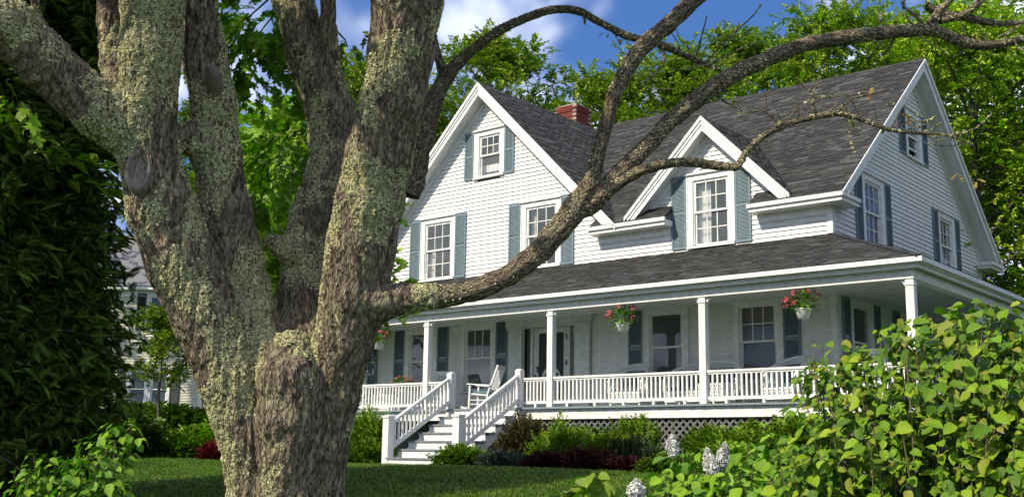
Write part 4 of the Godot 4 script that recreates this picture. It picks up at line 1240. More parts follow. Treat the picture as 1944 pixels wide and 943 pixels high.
	# bare twigs on the low limbs
	for tw in [[[Vector3(7.044, 2.902, 16.437), 0.0124], [Vector3(7.015, 2.986, 16.482), 0.0124], [Vector3(7.031, 3.068, 16.489), 0.0124], [Vector3(6.983, 3.127, 16.543), 0.0083], [Vector3(6.921, 3.227, 16.620), 0.0050]], [[Vector3(7.022, 3.047, 16.491), 0.0103], [Vector3(7.092, 3.053, 16.434), 0.0083], [Vector3(7.204, 3.063, 16.343), 0.0062], [Vector3(7.366, 3.095, 16.216), 0.0033]],
			[[Vector3(7.141, 2.920, 16.361), 0.0124], [Vector3(7.196, 2.982, 16.330), 0.0103], [Vector3(7.282, 3.053, 16.275), 0.0083], [Vector3(7.397, 3.083, 16.188), 0.0062], [Vector3(7.529, 3.139, 16.091), 0.0033]], [[Vector3(7.209, 2.990, 16.321), 0.0083], [Vector3(7.231, 2.959, 16.295), 0.0062], [Vector3(7.243, 2.918, 16.276), 0.0041]],
			[[Vector3(6.729, 2.770, 16.668), 0.0124], [Vector3(6.827, 2.800, 16.593), 0.0083], [Vector3(6.888, 2.923, 16.572), 0.0083], [Vector3(7.006, 2.986, 16.490), 0.0062]], [[Vector3(6.797, 2.808, 16.621), 0.0083], [Vector3(6.745, 2.920, 16.691), 0.0083], [Vector3(6.651, 2.930, 16.772), 0.0062], [Vector3(6.538, 2.904, 16.860), 0.0033]], [[Vector3(6.714, 2.928, 16.719), 0.0062], [Vector3(6.744, 3.021, 16.717), 0.0050], [Vector3(6.727, 3.102, 16.751), 0.0029]],
			[[Vector3(7.462, 2.810, 16.066), 0.0083], [Vector3(7.536, 2.844, 16.013), 0.0062], [Vector3(7.597, 2.885, 15.972), 0.0050], [Vector3(7.659, 2.870, 15.917), 0.0041], [Vector3(7.709, 2.896, 15.881), 0.0033]], [[Vector3(7.618, 2.785, 15.930), 0.0083], [Vector3(7.717, 2.819, 15.856), 0.0062], [Vector3(7.804, 2.890, 15.801), 0.0033]], [[Vector3(7.807, 2.772, 15.769), 0.0058], [Vector3(7.971, 2.824, 15.645), 0.0041], [Vector3(8.095, 2.948, 15.572), 0.0029]],
			[[Vector3(4.957, 4.139, 16.097), 0.0149], [Vector3(4.944, 4.090, 16.096), 0.0124], [Vector3(4.929, 4.163, 16.126), 0.0040]], [[Vector3(4.708, 4.383, 16.365), 0.0199], [Vector3(4.708, 4.314, 16.348), 0.0149], [Vector3(4.711, 4.265, 16.334), 0.0050]], [[Vector3(4.919, 4.211, 16.147), 0.0149], [Vector3(4.926, 4.138, 16.122), 0.0050]], [[Vector3(5.183, 4.109, 15.901), 0.0149], [Vector3(5.258, 4.023, 15.817), 0.0149], [Vector3(5.230, 3.900, 15.811), 0.0100], [Vector3(5.109, 3.776, 15.881), 0.0075], [Vector3(5.044, 3.701, 15.917), 0.0040]],
			[[Vector3(5.473, 3.954, 15.622), 0.0100], [Vector3(5.559, 4.225, 15.616), 0.0080], [Vector3(5.619, 4.421, 15.615), 0.0050]], [[Vector3(5.547, 3.931, 15.554), 0.0100], [Vector3(5.724, 4.155, 15.461), 0.0080], [Vector3(5.939, 4.379, 15.337), 0.0060], [Vector3(6.032, 4.527, 15.296), 0.0040]], [[Vector3(5.563, 3.907, 15.535), 0.0100], [Vector3(5.790, 4.058, 15.383), 0.0075], [Vector3(5.992, 4.160, 15.239), 0.0040]], [[Vector3(7.031, 3.068, 16.489), 0.0062], [Vector3(7.076, 3.190, 16.482), 0.0050], [Vector3(7.134, 3.292, 16.458), 0.0029]],
			[[Vector3(7.447, 3.965, 15.038), 0.0184], [Vector3(7.389, 4.086, 15.116), 0.0138], [Vector3(7.310, 4.174, 15.203), 0.0115], [Vector3(7.355, 4.266, 15.188), 0.0092]], [[Vector3(7.232, 3.938, 15.210), 0.0138], [Vector3(7.183, 3.811, 15.220), 0.0092], [Vector3(7.102, 3.719, 15.265), 0.0046]], [[Vector3(6.169, 3.337, 16.479), 0.0132], [Vector3(6.177, 3.229, 16.446), 0.0088], [Vector3(6.252, 3.165, 16.368), 0.0066], [Vector3(6.346, 3.103, 16.273), 0.0035]]]:
		lm.append(limb(hold, tw, 5, "twig"))
	# fine dead twigs along the low limb and the far end of the long one
	for q in [[Vector3(6.695, 2.749, 16.691), Vector3(7.493, 2.806, 16.039), 13, 0.34], [Vector3(7.462, 2.810, 16.066), Vector3(7.958, 2.703, 15.626), 9, 0.3], [Vector3(6.539, 3.646, 16.048), Vector3(7.446, 3.961, 15.037), 9, 0.42], [Vector3(7.584, 3.928, 14.914), Vector3(8.111, 3.902, 14.468), 9, 0.42], [Vector3(5.366, 4.025, 15.728), Vector3(5.708, 3.837, 15.396), 6, 0.45], [Vector3(5.923, 2.527, 17.082), Vector3(6.510, 2.499, 16.784), 4, 0.16]]:
		for i in q[2]:
			var p: Vector3 = q[0].lerp(q[1], (i + rng.randf()) / q[2])
			if q[0].distance_to(Vector3(6.695, 2.749, 16.691)) < 0.01: p.y += 0.16 * sin(PI * (i + 0.5) / q[2])
			var tw := []
			var td := (rdir() + Vector3(0.25, 0.25, 0)).normalized()
			var tl: float = q[3] * rr(0.4, 1.1)
			for k in 4:
				tw.append([p, 0.0065 * (1.0 - k * 0.29)])
				td = (td + rdir() * 0.35).normalized()
				p += td * tl / 3.0
			lm.append(limb(hold, tw, 4, "twig"))
	lichen(T, [tm], 70000, 0.0)
	lichen(T, lm, 0, 1.5)
	for o in T.get_children():
		if o is MultiMeshInstance3D: o.position = V
	# sawn knot with a rolled callus lip, and a broken stub
	var Kn := holder(T, "knot", V)
	var nrm := (eye - Vector3(2.892, 2.395, 19.776)).normalized() + Vector3(-0.35, 0, 0.05)
	var bs := aim(Vector3.UP, nrm)   # y out of the bark, z up
	var b := MB.new()
	b.lathe(Vector3.ZERO, [[1.25, -0.9], [1.12, -0.1], [1.0, 0.12], [0.86, 0.14], [0.74, 0.02], [0.70, -0.12]], 22)
	part(Kn, "callus_lip", b.mesh(), M.wood, Transform3D(Basis(bs.x * 0.095, bs.y * 0.12, bs.z * 0.165), Vector3(2.955, 2.389, 19.815)))
	b = MB.new()
	b.lathe(Vector3.ZERO, [[0.76, -0.10], [0.5, -0.04], [0.42, -0.07], [0.2, -0.02], [0.0, -0.03]], 18)
	part(Kn, "sawn_face", b.mesh(), M.wood, Transform3D(Basis(bs.x * 0.095, bs.y * 0.12, bs.z * 0.165), Vector3(2.955, 2.389, 19.815)))
	b = MB.new()
	b.tube(PackedVector3Array([Vector3(3.056, 3.186, 19.238), Vector3(3.155, 3.244, 19.329), Vector3(3.183, 3.290, 19.383), Vector3(3.178, 3.319, 19.407)]), PackedFloat32Array([0.07, 0.058, 0.045, 0.02]), 9, true)
	obj(T, "broken_stub", b, M.wood, V)
	# crown above the picture: stems go on, limbs carry leaf sprays
	var ob := MB.new()
	var xf := []
	var cl := PackedColorArray()
	var base := [[Vector3(3.040, 4.417, 19.886), Vector3(-0.25, 1, 0.1), 0.2], [Vector3(2.786, 4.655, 19.494), Vector3(-0.1, 1, -0.3), 0.15], [Vector3(2.663, 5.092, 18.378), Vector3(-0.1, 1, -0.4), 0.13], [Vector3(4.727, 4.403, 18.607), Vector3(0.0, 1, -0.3), 0.24], [Vector3(2.385, 3.628, 21.033), Vector3(-0.8, 0.7, 0.4), 0.2]]
	for s in base:
		var p: Vector3 = s[0]
		var d: Vector3 = s[1].normalized()
		var pts := PackedVector3Array()
		var rad := PackedFloat32Array()
		for i in 7:
			pts.append(p); rad.append(s[2] * (1.0 - i * 0.13))
			d = (d + rdir() * 0.18).normalized()
			p += d * 0.75
		ob.tube(pts, rad, 8, true)
		for i in 11:
			var q := pts[1 + i % 6]
			var a := i * 2.39 + rr(-0.5, 0.5)
			var ld := Vector3(cos(a), rr(0.05, 0.6), sin(a)).normalized()
			var l := rr(1.1, 2.5)
			var e := q + ld * l + Vector3(0, 0.2, 0)
			ob.tube(PackedVector3Array([q, q.lerp(e, 0.5) + rdir() * 0.12, e]), PackedFloat32Array([0.05, 0.03, 0.01]), 5, false)
			for k in 5:
				var c := q.lerp(e, 0.35 + 0.17 * k) + rdir() * 0.3
				for m in 5:
					var t := rball() * Vector3(0.55, 0.33, 0.55)
					if c.y + t.y > 5.1: xf.append(Transform3D(aim(t + rdir() * 0.3 + Vector3(0, -0.1, 0), Vector3.UP + rdir() * 0.3, rr(0.8, 1.25)), c + t)); cl.append(shade(Color(0.14, 0.24, 0.02), 0.7, 1.3))
	obj(T, "upper_stems", ob, M.farbark, V)
	# leafy twigs that hang into the picture
	for h in [[Vector3(2.483, 4.643, 18.152), Vector3(1.990, 4.116, 18.170), 34, 0.36, 1.0], [Vector3(2.593, 4.510, 18.294), Vector3(2.048, 4.190, 18.404), 30, 0.34, 1.0], [Vector3(2.296, 4.414, 17.855), Vector3(1.750, 3.845, 17.773), 26, 0.34, 0.85], [Vector3(1.669, 4.543, 18.277), Vector3(1.366, 4.117, 17.895), 22, 0.34, 0.9], [Vector3(2.603, 4.319, 17.575), Vector3(2.449, 4.277, 17.296), 14, 0.3, 0.9], [Vector3(1.596, 3.115, 17.192), Vector3(1.239, 3.436, 17.171), 34, 0.36, 1.2], [Vector3(1.631, 3.333, 16.951), Vector3(1.335, 3.662, 17.013), 20, 0.3, 1.0], [Vector3(1.334, 3.048, 16.863), Vector3(0.779, 3.226, 16.972), 24, 0.4, 0.8],
			[Vector3(2.534, 2.763, 20.696), Vector3(2.599, 2.794, 20.715), 3, 0.08, 1.1]]:
		ob = MB.new()
		ob.tube(PackedVector3Array([h[0], (h[0] + h[1]) / 2 + rdir() * 0.05, h[1]]), PackedFloat32Array([0.012, 0.008, 0.004]), 5, false)
		obj(hold, "twig", ob, M.farbark)
		for i in h[2]:
			var t: Vector3 = rball() * h[3]
			var c: Vector3 = h[0].lerp(h[1], rr(0.55, 1.0))
			xf.append(Transform3D(aim(t + rdir() * 0.1 + Vector3(0, -0.12, 0), Vector3.UP + rdir() * 0.4 + Vector3(-0.3, 0, 0.4), rr(0.6, 0.95)), c + t * Vector3(1.2, 0.9, 1.2)))
			cl.append(shade(Color(0.17, 0.29, 0.02) * h[4], 0.75, 1.35))
	for p in [[Vector3(7.463, 2.814, 16.066), Color(0.2, 0.2, 0.04)], [Vector3(7.613, 2.879, 15.983), Color(0.40, 0.16, 0.04)], [Vector3(7.856, 2.498, 15.660), Color(0.40, 0.30, 0.06)], [Vector3(7.905, 2.424, 15.575), Color(0.42, 0.34, 0.08)], [Vector3(7.947, 2.460, 15.575), Color(0.42, 0.34, 0.08)], [Vector3(7.252, 2.896, 16.289), Color(0.28, 0.30, 0.10)], [Vector3(6.806, 2.893, 16.634), Color(0.28, 0.30, 0.12)], [Vector3(7.368, 3.107, 16.218), Color(0.42, 0.25, 0.06)], [Vector3(7.498, 2.996, 16.082), Color(0.30, 0.27, 0.08)],
			[Vector3(4.849, 4.200, 16.202), Color(0.35, 0.25, 0.05)], [Vector3(6.338, 3.340, 16.339), Color(0.3, 0.32, 0.04)], [Vector3(6.254, 3.187, 16.371), Color(0.32, 0.34, 0.04)]]:
		for i in 2: xf.append(Transform3D(aim(rdir() + Vector3(0, -0.5, 0), Vector3.UP + rdir(), 0.16), p[0] + rdir() * 0.03)); cl.append(p[1] * rr(0.8, 1.1))
	for o in [0]:
		scatter_mix(T, "leaves", K.maplesprig, M.leaf, xf, cl)
	for o in T.get_children():
		if o is MultiMeshInstance3D: o.position = V
# ---------------------------------------------------------------- other trees
func tree(called: String, label: String, at: Vector3, h: float, cr: float, cb: float, sd: int, limbs: int, col: Color, dens := 1.0, tr := 0.2, sp := "sprig", sc := 1.0, group := "trees behind the house"):
	rng.seed = sd
	var T := thing(called, label, "tree", at, 0.0, group)
	var b := MB.new()
	var pts := PackedVector3Array()
	var rad := PackedFloat32Array()
	var p := Vector3(0, -0.2, 0)
	for i in 9:
		pts.append(p); rad.append(tr * (1.0 - 0.105 * i))
		p += Vector3(rr(-0.03, 0.03) * h * 0.4, h * 0.118, rr(-0.03, 0.03) * h * 0.4)
	b.tube(pts, rad, 9, true)
	obj(T, "trunk", b, M.farbark)
	b = MB.new()
	var clumps := []
	for i in limbs:
		var f := (i + 0.5) / limbs
		var y := cb + (0.96 - cb) * f
		var q := pts[clampi(int(y * 8.0), 0, 7)].lerp(pts[clampi(int(y * 8.0) + 1, 1, 8)], fmod(y * 8.0, 1.0))
		var prof := pow(sin(PI * (0.16 + 0.80 * f)), 0.75)
		var l := cr * prof * rr(0.7, 1.15)
		var a := i * 2.39996 + rr(-0.4, 0.4)
		var d := Vector3(cos(a), lerpf(0.12, 1.2, f) + rr(-0.1, 0.2), sin(a)).normalized()
		var e := q + d * l
		var mid := q.lerp(e, 0.5) + Vector3(0, l * 0.08, 0)
		b.tube(PackedVector3Array([q, mid, e]), PackedFloat32Array([tr * 0.32 * (1.2 - f), tr * 0.2, 0.015]), 5, false)
		clumps.append([e, 0.75])
		for j in 4:
			var t := 0.4 + 0.17 * j
			var s := mid.lerp(e, (t - 0.5) * 2.0) if t > 0.5 else q.lerp(mid, t * 2.0)
			var sd2 := (d * 0.5 + rdir()).normalized()
			var e2 := s + sd2 * l * rr(0.2, 0.42)
			b.tube(PackedVector3Array([s, s.lerp(e2, 0.5) + rdir() * 0.08, e2]), PackedFloat32Array([tr * 0.1, tr * 0.06, 0.008]), 4, false)
			clumps.append([e2, rr(0.5, 0.8)]); clumps.append([s.lerp(e2, 0.5), 0.45])
	obj(T, "branches", b, M.farbark)
	var xf := []
	var cl := PackedColorArray()
	for c in clumps:
		var tint := shade(col, 0.8, 1.2)
		for k in int(15 * dens * c[1] / 0.6):
			var o: Vector3 = rball() * Vector3(1, 0.55, 1) * c[1] * cr * 0.26
			xf.append(Transform3D(aim(o.normalized() + rdir() * 0.8 + Vector3(0, 0.1, 0), Vector3.UP + rdir() * 0.35, sc * rr(0.75, 1.3)), c[0] + o))
			cl.append(shade(tint, 0.75, 1.25))
	scatter_mix(T, "crown", K[sp], M.leaf, xf, cl)
func conifer(label: String, at: Vector3, h: float, r: float, sd: int, n: int, col: Color):
	rng.seed = sd
	var T := thing("cedar_tree", label, "tree", at, 0.0, "dark cedars on the left")
	var b := MB.new()
	b.tube(PackedVector3Array([Vector3(0, -0.3, 0), Vector3(0.05, h * 0.5, 0), Vector3(0, h, 0)]), PackedFloat32Array([0.2, 0.13, 0.02]), 9, true)
	obj(T, "trunk", b, M.farbark)
	b = MB.new()
	var xf := []
	var cl := PackedColorArray()
	var br := int(h * 13)
	for i in br:
		var f := (i + 0.5) / br
		var y := h * (0.02 + 0.96 * f)
		var l := r * (1.0 - pow(f, 1.7)) * rr(0.65, 1.12) + 0.15
		var a := i * 2.39996 + rr(-0.3, 0.3)
		var d := Vector3(cos(a), 0.0, sin(a))
		var q := Vector3(0, y, 0)
		var e := q + d * l + Vector3(0, rr(-0.25, 0.1) * l, 0)
		b.tube(PackedVector3Array([q, q.lerp(e, 0.5) + Vector3(0, 0.12 * l, 0), e]), PackedFloat32Array([0.03, 0.02, 0.005]), 4, false)
		for k in n:
			var t := rr(0.15, 1.05)
			var p := q.lerp(e, t) + Vector3(0, 0.12 * l * sin(PI * minf(t, 1.0)), 0) + rdir() * 0.22
			var w := (d * rr(0.2, 0.9) + d.cross(Vector3.UP) * rr(-1.2, 1.2) + Vector3(0, rr(-0.8, 0.6), 0)).normalized()
			xf.append(Transform3D(aim(w, Vector3.UP + d * rr(0, 0.9) + rdir() * 0.8, rr(0.14, 0.44)), p))
			cl.append(shade(col, 0.6, 1.3))
	obj(T, "branches", b, M.farbark)
	scatter(T, "foliage", K.spray[0], M.needle, xf, cl)

# ---------------------------------------------------------------- shrubs and flowers
func bush(called: String, label: String, category: String, at: Vector3, r: Vector3, sd: int, meshes: Array, m: Material, col: Color, n: int, sc: float, group := "plants in the garden bed") -> Node3D:
	rng.seed = sd
	var T := thing(called, label, category, at, 0.0, group)
	var lobes := []
	for i in 7:
		var d := rdir()
		lobes.append([Vector3(d.x * 0.5 * r.x, r.y * (0.5 + 0.32 * d.y), d.z * 0.5 * r.z), rr(0.42, 0.6)])
	lobes.append([Vector3(0, r.y * 0.45, 0), 0.75])
	var b := MB.new()
	for l in lobes: b.tube(PackedVector3Array([Vector3(rr(-0.05, 0.05), -0.05, rr(-0.05, 0.05)), l[0] * 0.5 + rdir() * 0.03, l[0]]), PackedFloat32Array([0.012, 0.009, 0.004]), 4, false)
	obj(T, "stems", b, M.farbark)
	var xf := []
	var cl := PackedColorArray()
	for i in n:
		var l: Array = lobes[rng.randi() % lobes.size()]
		var d := rdir()
		var p: Vector3 = l[0] + d * Vector3(r.x, r.y * 0.8, r.z) * l[1] * pow(rng.randf(), 0.35)
		if p.y < 0.01: p.y = rr(0.01, 0.08)
		xf.append(Transform3D(aim(d + Vector3(0, 0.5, 0) + rdir() * 0.5, Vector3.UP + rdir() * 0.4, sc * rr(0.7, 1.3)), p))
		cl.append(shade(col, 0.7, 1.3))
	scatter_mix(T, "foliage", meshes, m, xf, cl)
	return T
func fern(label: String, at: Vector3, n: int, sc: float, col: Color, sd: int):
	rng.seed = sd
	var T := thing("fern", label, "fern", at, 0.0, "ferns in the garden bed")
	for i in n:
		var a := i * 2.4 + rr(-0.3, 0.3)
		var c := MB.new()
		var o := part(T, "frond", K.frond[0], M.fern0 if i % 2 == 0 else M.fern1, Transform3D(aim(Vector3(cos(a), 0.45 + rr(0, 0.9), sin(a)), Vector3.UP, sc * rr(0.8, 1.15)), Vector3(cos(a), 0, sin(a)) * 0.05))
# shrub with large separate leaves: lobes [centre, radius]; the nearest leaves are pieces of their own
func leafy(called: String, label: String, at: Vector3, lobes: Array, per: float, size: float, cols: Array, sd: int, solo: int, twist := 1.0, category := "shrub") -> Node3D:
	rng.seed = sd
	var T := thing(called, label, category, at)
	var leaves := []
	var b := MB.new()
	for l in lobes:
		var c: Vector3 = l[0] - at
		var stems := maxi(2, int(l[1] * l[1] * 110.0))
		for i in stems:
			var d := rdir()
			d.y = absf(d.y) * 0.8 + 0.1
			var tip: Vector3 = c + d * l[1] * rr(0.75, 1.15)
			var root := Vector3(c.x * 0.35 + rr(-0.12, 0.12), 0.0, c.z * 0.35 + rr(-0.12, 0.12))
			var mid: Vector3 = root.lerp(tip, 0.55) + Vector3(c.x * 0.15, 0.05, c.z * 0.15) + rdir() * 0.05
			b.tube(PackedVector3Array([root, root.lerp(mid, 0.5) + rdir() * 0.03, mid, mid.lerp(tip, 0.5) + rdir() * 0.03, tip]), PackedFloat32Array([0.008, 0.007, 0.0055, 0.004, 0.002]), 4, false)
			# opposite pairs of leaves up the arching shoot, the youngest at its tip
			for k in 9:
				var t := 0.35 + 0.075 * k
				var p := mid.lerp(tip, (t - 0.35) / 0.6)
				var ax := (tip - mid).normalized()
				var sw := ax.cross(rdir()).normalized()
				for s in [-1.0, 1.0]:
					leaves.append([p + sw * s * 0.012, (sw * s + ax * 0.35 + Vector3(0, -0.55, 0)).normalized(), (Vector3(-0.2, 0.7, 0.4) + rdir() * 0.4).normalized(), size * lerpf(1.2, 0.5, k / 8.0) * rr(0.8, 1.15)])
		var n := int(per * l[1] * l[1] * 0.85)
		for i in n:
			var d := rdir()
			var p: Vector3 = c + d * l[1] * Vector3(1, 0.95, 1) * pow(rng.randf(), 0.30)
			if p.y < 0.04: continue
			var az := rr(0, TAU)
			var out := Vector3(d.x + 0.7 * cos(az), -0.75 + 0.35 * d.y + rr(-0.4, 0.5), d.z + 0.7 * sin(az)).normalized()
			var face := (Vector3(-0.2, 0.55, 0.45) + d * 0.7 + rdir() * 0.55 * twist).normalized()
			leaves.append([p, out, face, size * (rr(0.5, 1.0) if rng.randf() < 0.6 else rr(0.95, 1.35))])
	obj(T, "stems", b, M.twigs)
	var e := eye - at
	leaves.sort_custom(func(x, y): return e.distance_squared_to(x[0]) / (x[3] * x[3]) < e.distance_squared_to(y[0]) / (y[3] * y[3]))
	var xf := []
	var cl := PackedColorArray()
	for i in leaves.size():
		var q: Array = leaves[i]
		var x := Transform3D(aim(q[1], q[2], q[3]), q[0])
		if i < solo:
			part(T, "leaf", K.big[rng.randi() % 4], cols[rng.randi() % cols.size()], x)
		else:
			xf.append(x)
			cl.append(shade(cols[rng.randi() % cols.size()].get_meta("tone"), 0.8, 1.2))
	if xf.size() > 0: scatter_mix(T, "foliage", K.big, M.bigleaf, xf, cl)
	return T
func leaf_tones(a: Array) -> Array:
	var o := []
	for c in a:
		var m: StandardMaterial3D = M.bigleaf.duplicate()
		m.vertex_color_use_as_albedo = false
		m.albedo_color = c.linear_to_srgb()
		m.set_meta("tone", c)
		o.append(m)
	return o
func floret(petal_col: Color) -> Mesh:
	var b := MB.new()
	for i in 5:
		var a := TAU * i / 5
		b.col = Color(1, 1, 1) * rr(0.9, 1.05)
		b.add(leaf_simple(1.0, 0.75), Transform3D(aim(Vector3(cos(a), 0.25, sin(a)), Vector3.UP), Vector3.ZERO))
	return b.mesh()
func panicle(T: Node3D, c: Vector3, axis: Vector3, l: float, r: float, col: Color, n: int):
	var xf := []
	var cl := PackedColorArray()
	for i in n:
		var t := rng.randf()
		var d := rdir()
		var w := r * sin(PI * (0.2 + 0.78 * t))
		var p := c + axis * (t - 0.5) * l + (d - axis * d.dot(axis)).normalized() * w * rr(0.75, 1.0)
		xf.append(Transform3D(aim(rdir(), d + rdir() * 0.25, rr(0.011, 0.017)), p)); cl.append(col * rr(0.9, 1.05))
	scatter(T, "florets", K.floret, M.petal, xf, cl)
	var b := MB.new()
	var prof := []
	for i in 9: prof.append([maxf(r * 0.86 * sin(PI * (0.2 + 0.78 * i / 8.0)), 0.001), (i / 8.0 - 0.5) * l])
	b.lathe(Vector3.ZERO, prof, 12)
	var bs := aim(axis, Vector3(0.3, 0.1, 1))
	part(T, "flower_head", b.mesh(), M.bloom, Transform3D(Basis(bs.x, bs.z, -bs.y), c))
func basket(label: String, at: Vector3, sd: int, top: float):
	rng.seed = sd
	var T := thing("hanging_basket", label, "hanging basket", at, 0.0, "hanging baskets of pink geraniums")
	var b := MB.new()
	b.lathe(Vector3.ZERO, [[0.0, -0.20], [0.12, -0.20], [0.17, -0.02], [0.185, -0.02], [0.185, 0.0], [0.15, 0.0], [0.1, -0.04], [0.0, -0.04]], 18)
	obj(T, "pot", b, M.trim)
	b = MB.new()
	for i in 3:
		var a := TAU * i / 3 + 0.4
		b.bar(Vector3(cos(a) * 0.17, 0, sin(a) * 0.17), Vector3(0, top - 0.1, 0), 0.006, 0.006)
	b.bar(Vector3(0, top - 0.1, 0), Vector3(0.001, top, 0), 0.008, 0.008)
	obj(T, "hanger", b, M.iron)
	geraniums(T, Vector3(0, 0.08, 0), Vector3(0.36, 0.26, 0.30), 230, 15)
func geraniums(T: Node3D, c: Vector3, r: Vector3, leaves: int, heads: int):
	var xf := []
	var cl := PackedColorArray()
	for i in leaves:
		var d := rdir()
		var p := c + d * r * pow(rng.randf(), 0.4) + Vector3(0, 0.04, 0)
		xf.append(Transform3D(aim(d + rdir() * 0.4, Vector3.UP + d * 0.5 + rdir() * 0.3, rr(0.05, 0.09)), p)); cl.append(shade(Color(0.12, 0.25, 0.02), 0.6, 1.3))
	scatter(T, "foliage", K.maple.mesh(), M.leaf, xf, cl)
	for k in heads:
		var d := rdir()
		d.y = absf(d.y) * 0.7 + (-0.35 if k % 4 == 0 else 0.1)
		var h := c + d.normalized() * r * rr(0.95, 1.2) + Vector3(0, 0.06, 0)
		var a := []
		var q := PackedColorArray()
		var col := Color(0.85, 0.12, 0.14).lerp(Color(0.88, 0.24, 0.32), rng.randf())
		for i in 22:
			var e := rdir()
			a.append(Transform3D(aim(rdir(), e, rr(0.016, 0.024)), h + e * 0.042)); q.append(col * rr(0.75, 1.1))
		scatter(T, "flower_head", K.floret, M.petal, a, q)

# ---------------------------------------------------------------- porch furniture
func rocker(label: String, at: Vector3, turn: float):
	var T := thing("rocking_chair", label, "chair", at, turn, "chairs on the porch")
	var b := MB.new()
	b.hexa([Vector3(-0.27, 0.40, -0.25), Vector3(0.27, 0.40, -0.25), Vector3(0.30, 0.44, 0.28), Vector3(-0.30, 0.44, 0.28), Vector3(-0.27, 0.44, -0.25), Vector3(0.27, 0.44, -0.25), Vector3(0.30, 0.48, 0.28), Vector3(-0.30, 0.48, 0.28)])
	obj(T, "seat", b, M.chairpaint)
	b = MB.new()
	b.box(Vector3(-0.25, 0.47, -0.22), Vector3(0.25, 0.53, 0.25))
	obj(T, "seat_cushion", b, M.seatblue)
	for s in [-1.0, 1.0]:
		b = MB.new()
		b.bar(Vector3(s * 0.28, 0.08, -0.26), Vector3(s * 0.27, 0.44, -0.26), 0.045, 0.045); b.bar(Vector3(s * 0.27, 0.44, -0.26), Vector3(s * 0.27, 1.22, -0.55), 0.04, 0.045)
		obj(T, "back_leg", b, M.chairpaint)
		b = MB.new()
		b.bar(Vector3(s * 0.30, 0.08, 0.26), Vector3(s * 0.30, 0.70, 0.24), 0.045, 0.045, Vector3.RIGHT)
		obj(T, "front_leg", b, M.chairpaint)
		b = MB.new()
		b.bar(Vector3(s * 0.30, 0.72, 0.32), Vector3(s * 0.29, 0.68, -0.36), 0.10, 0.03)
		obj(T, "arm", b, M.chairpaint)
		b = MB.new()
		var prev := Vector3(s * 0.29, 0.10, 0.50)
		for i in range(1, 11):
			var z := 0.50 - i * 0.125
			var q := Vector3(s * 0.29, 0.02 + 0.32 * (z + 0.05) * (z + 0.05), z)
			b.bar(prev, q, 0.04, 0.05); prev = q
		obj(T, "rocker_runner", b, M.chairpaint)
		b = MB.new()
		for y in [0.18, 0.29]: b.bar(Vector3(s * 0.29, y, 0.25), Vector3(s * 0.28, y, -0.26), 0.025, 0.025)
		obj(T, "stretcher", b, M.chairpaint)
	b = MB.new()
	for y in [0.2, 0.32]: b.bar(Vector3(-0.29, y, 0.25), Vector3(0.29, y, 0.25), 0.025, 0.025)
	obj(T, "stretcher", b, M.chairpaint)
	b = MB.new()
	b.bar(Vector3(-0.27, 1.17, -0.53), Vector3(0.27, 1.17, -0.53), 0.03, 0.12)
	b.bar(Vector3(-0.27, 0.55, -0.30), Vector3(0.27, 0.55, -0.30), 0.03, 0.06)
	obj(T, "back_rail", b, M.chairpaint)
	for i in 6:
		b = MB.new()
		var x := -0.20 + i * 0.08
		b.bar(Vector3(x, 0.55, -0.30), Vector3(x, 1.15, -0.525), 0.045, 0.015)
		obj(T, "back_slat", b, M.chairpaint)
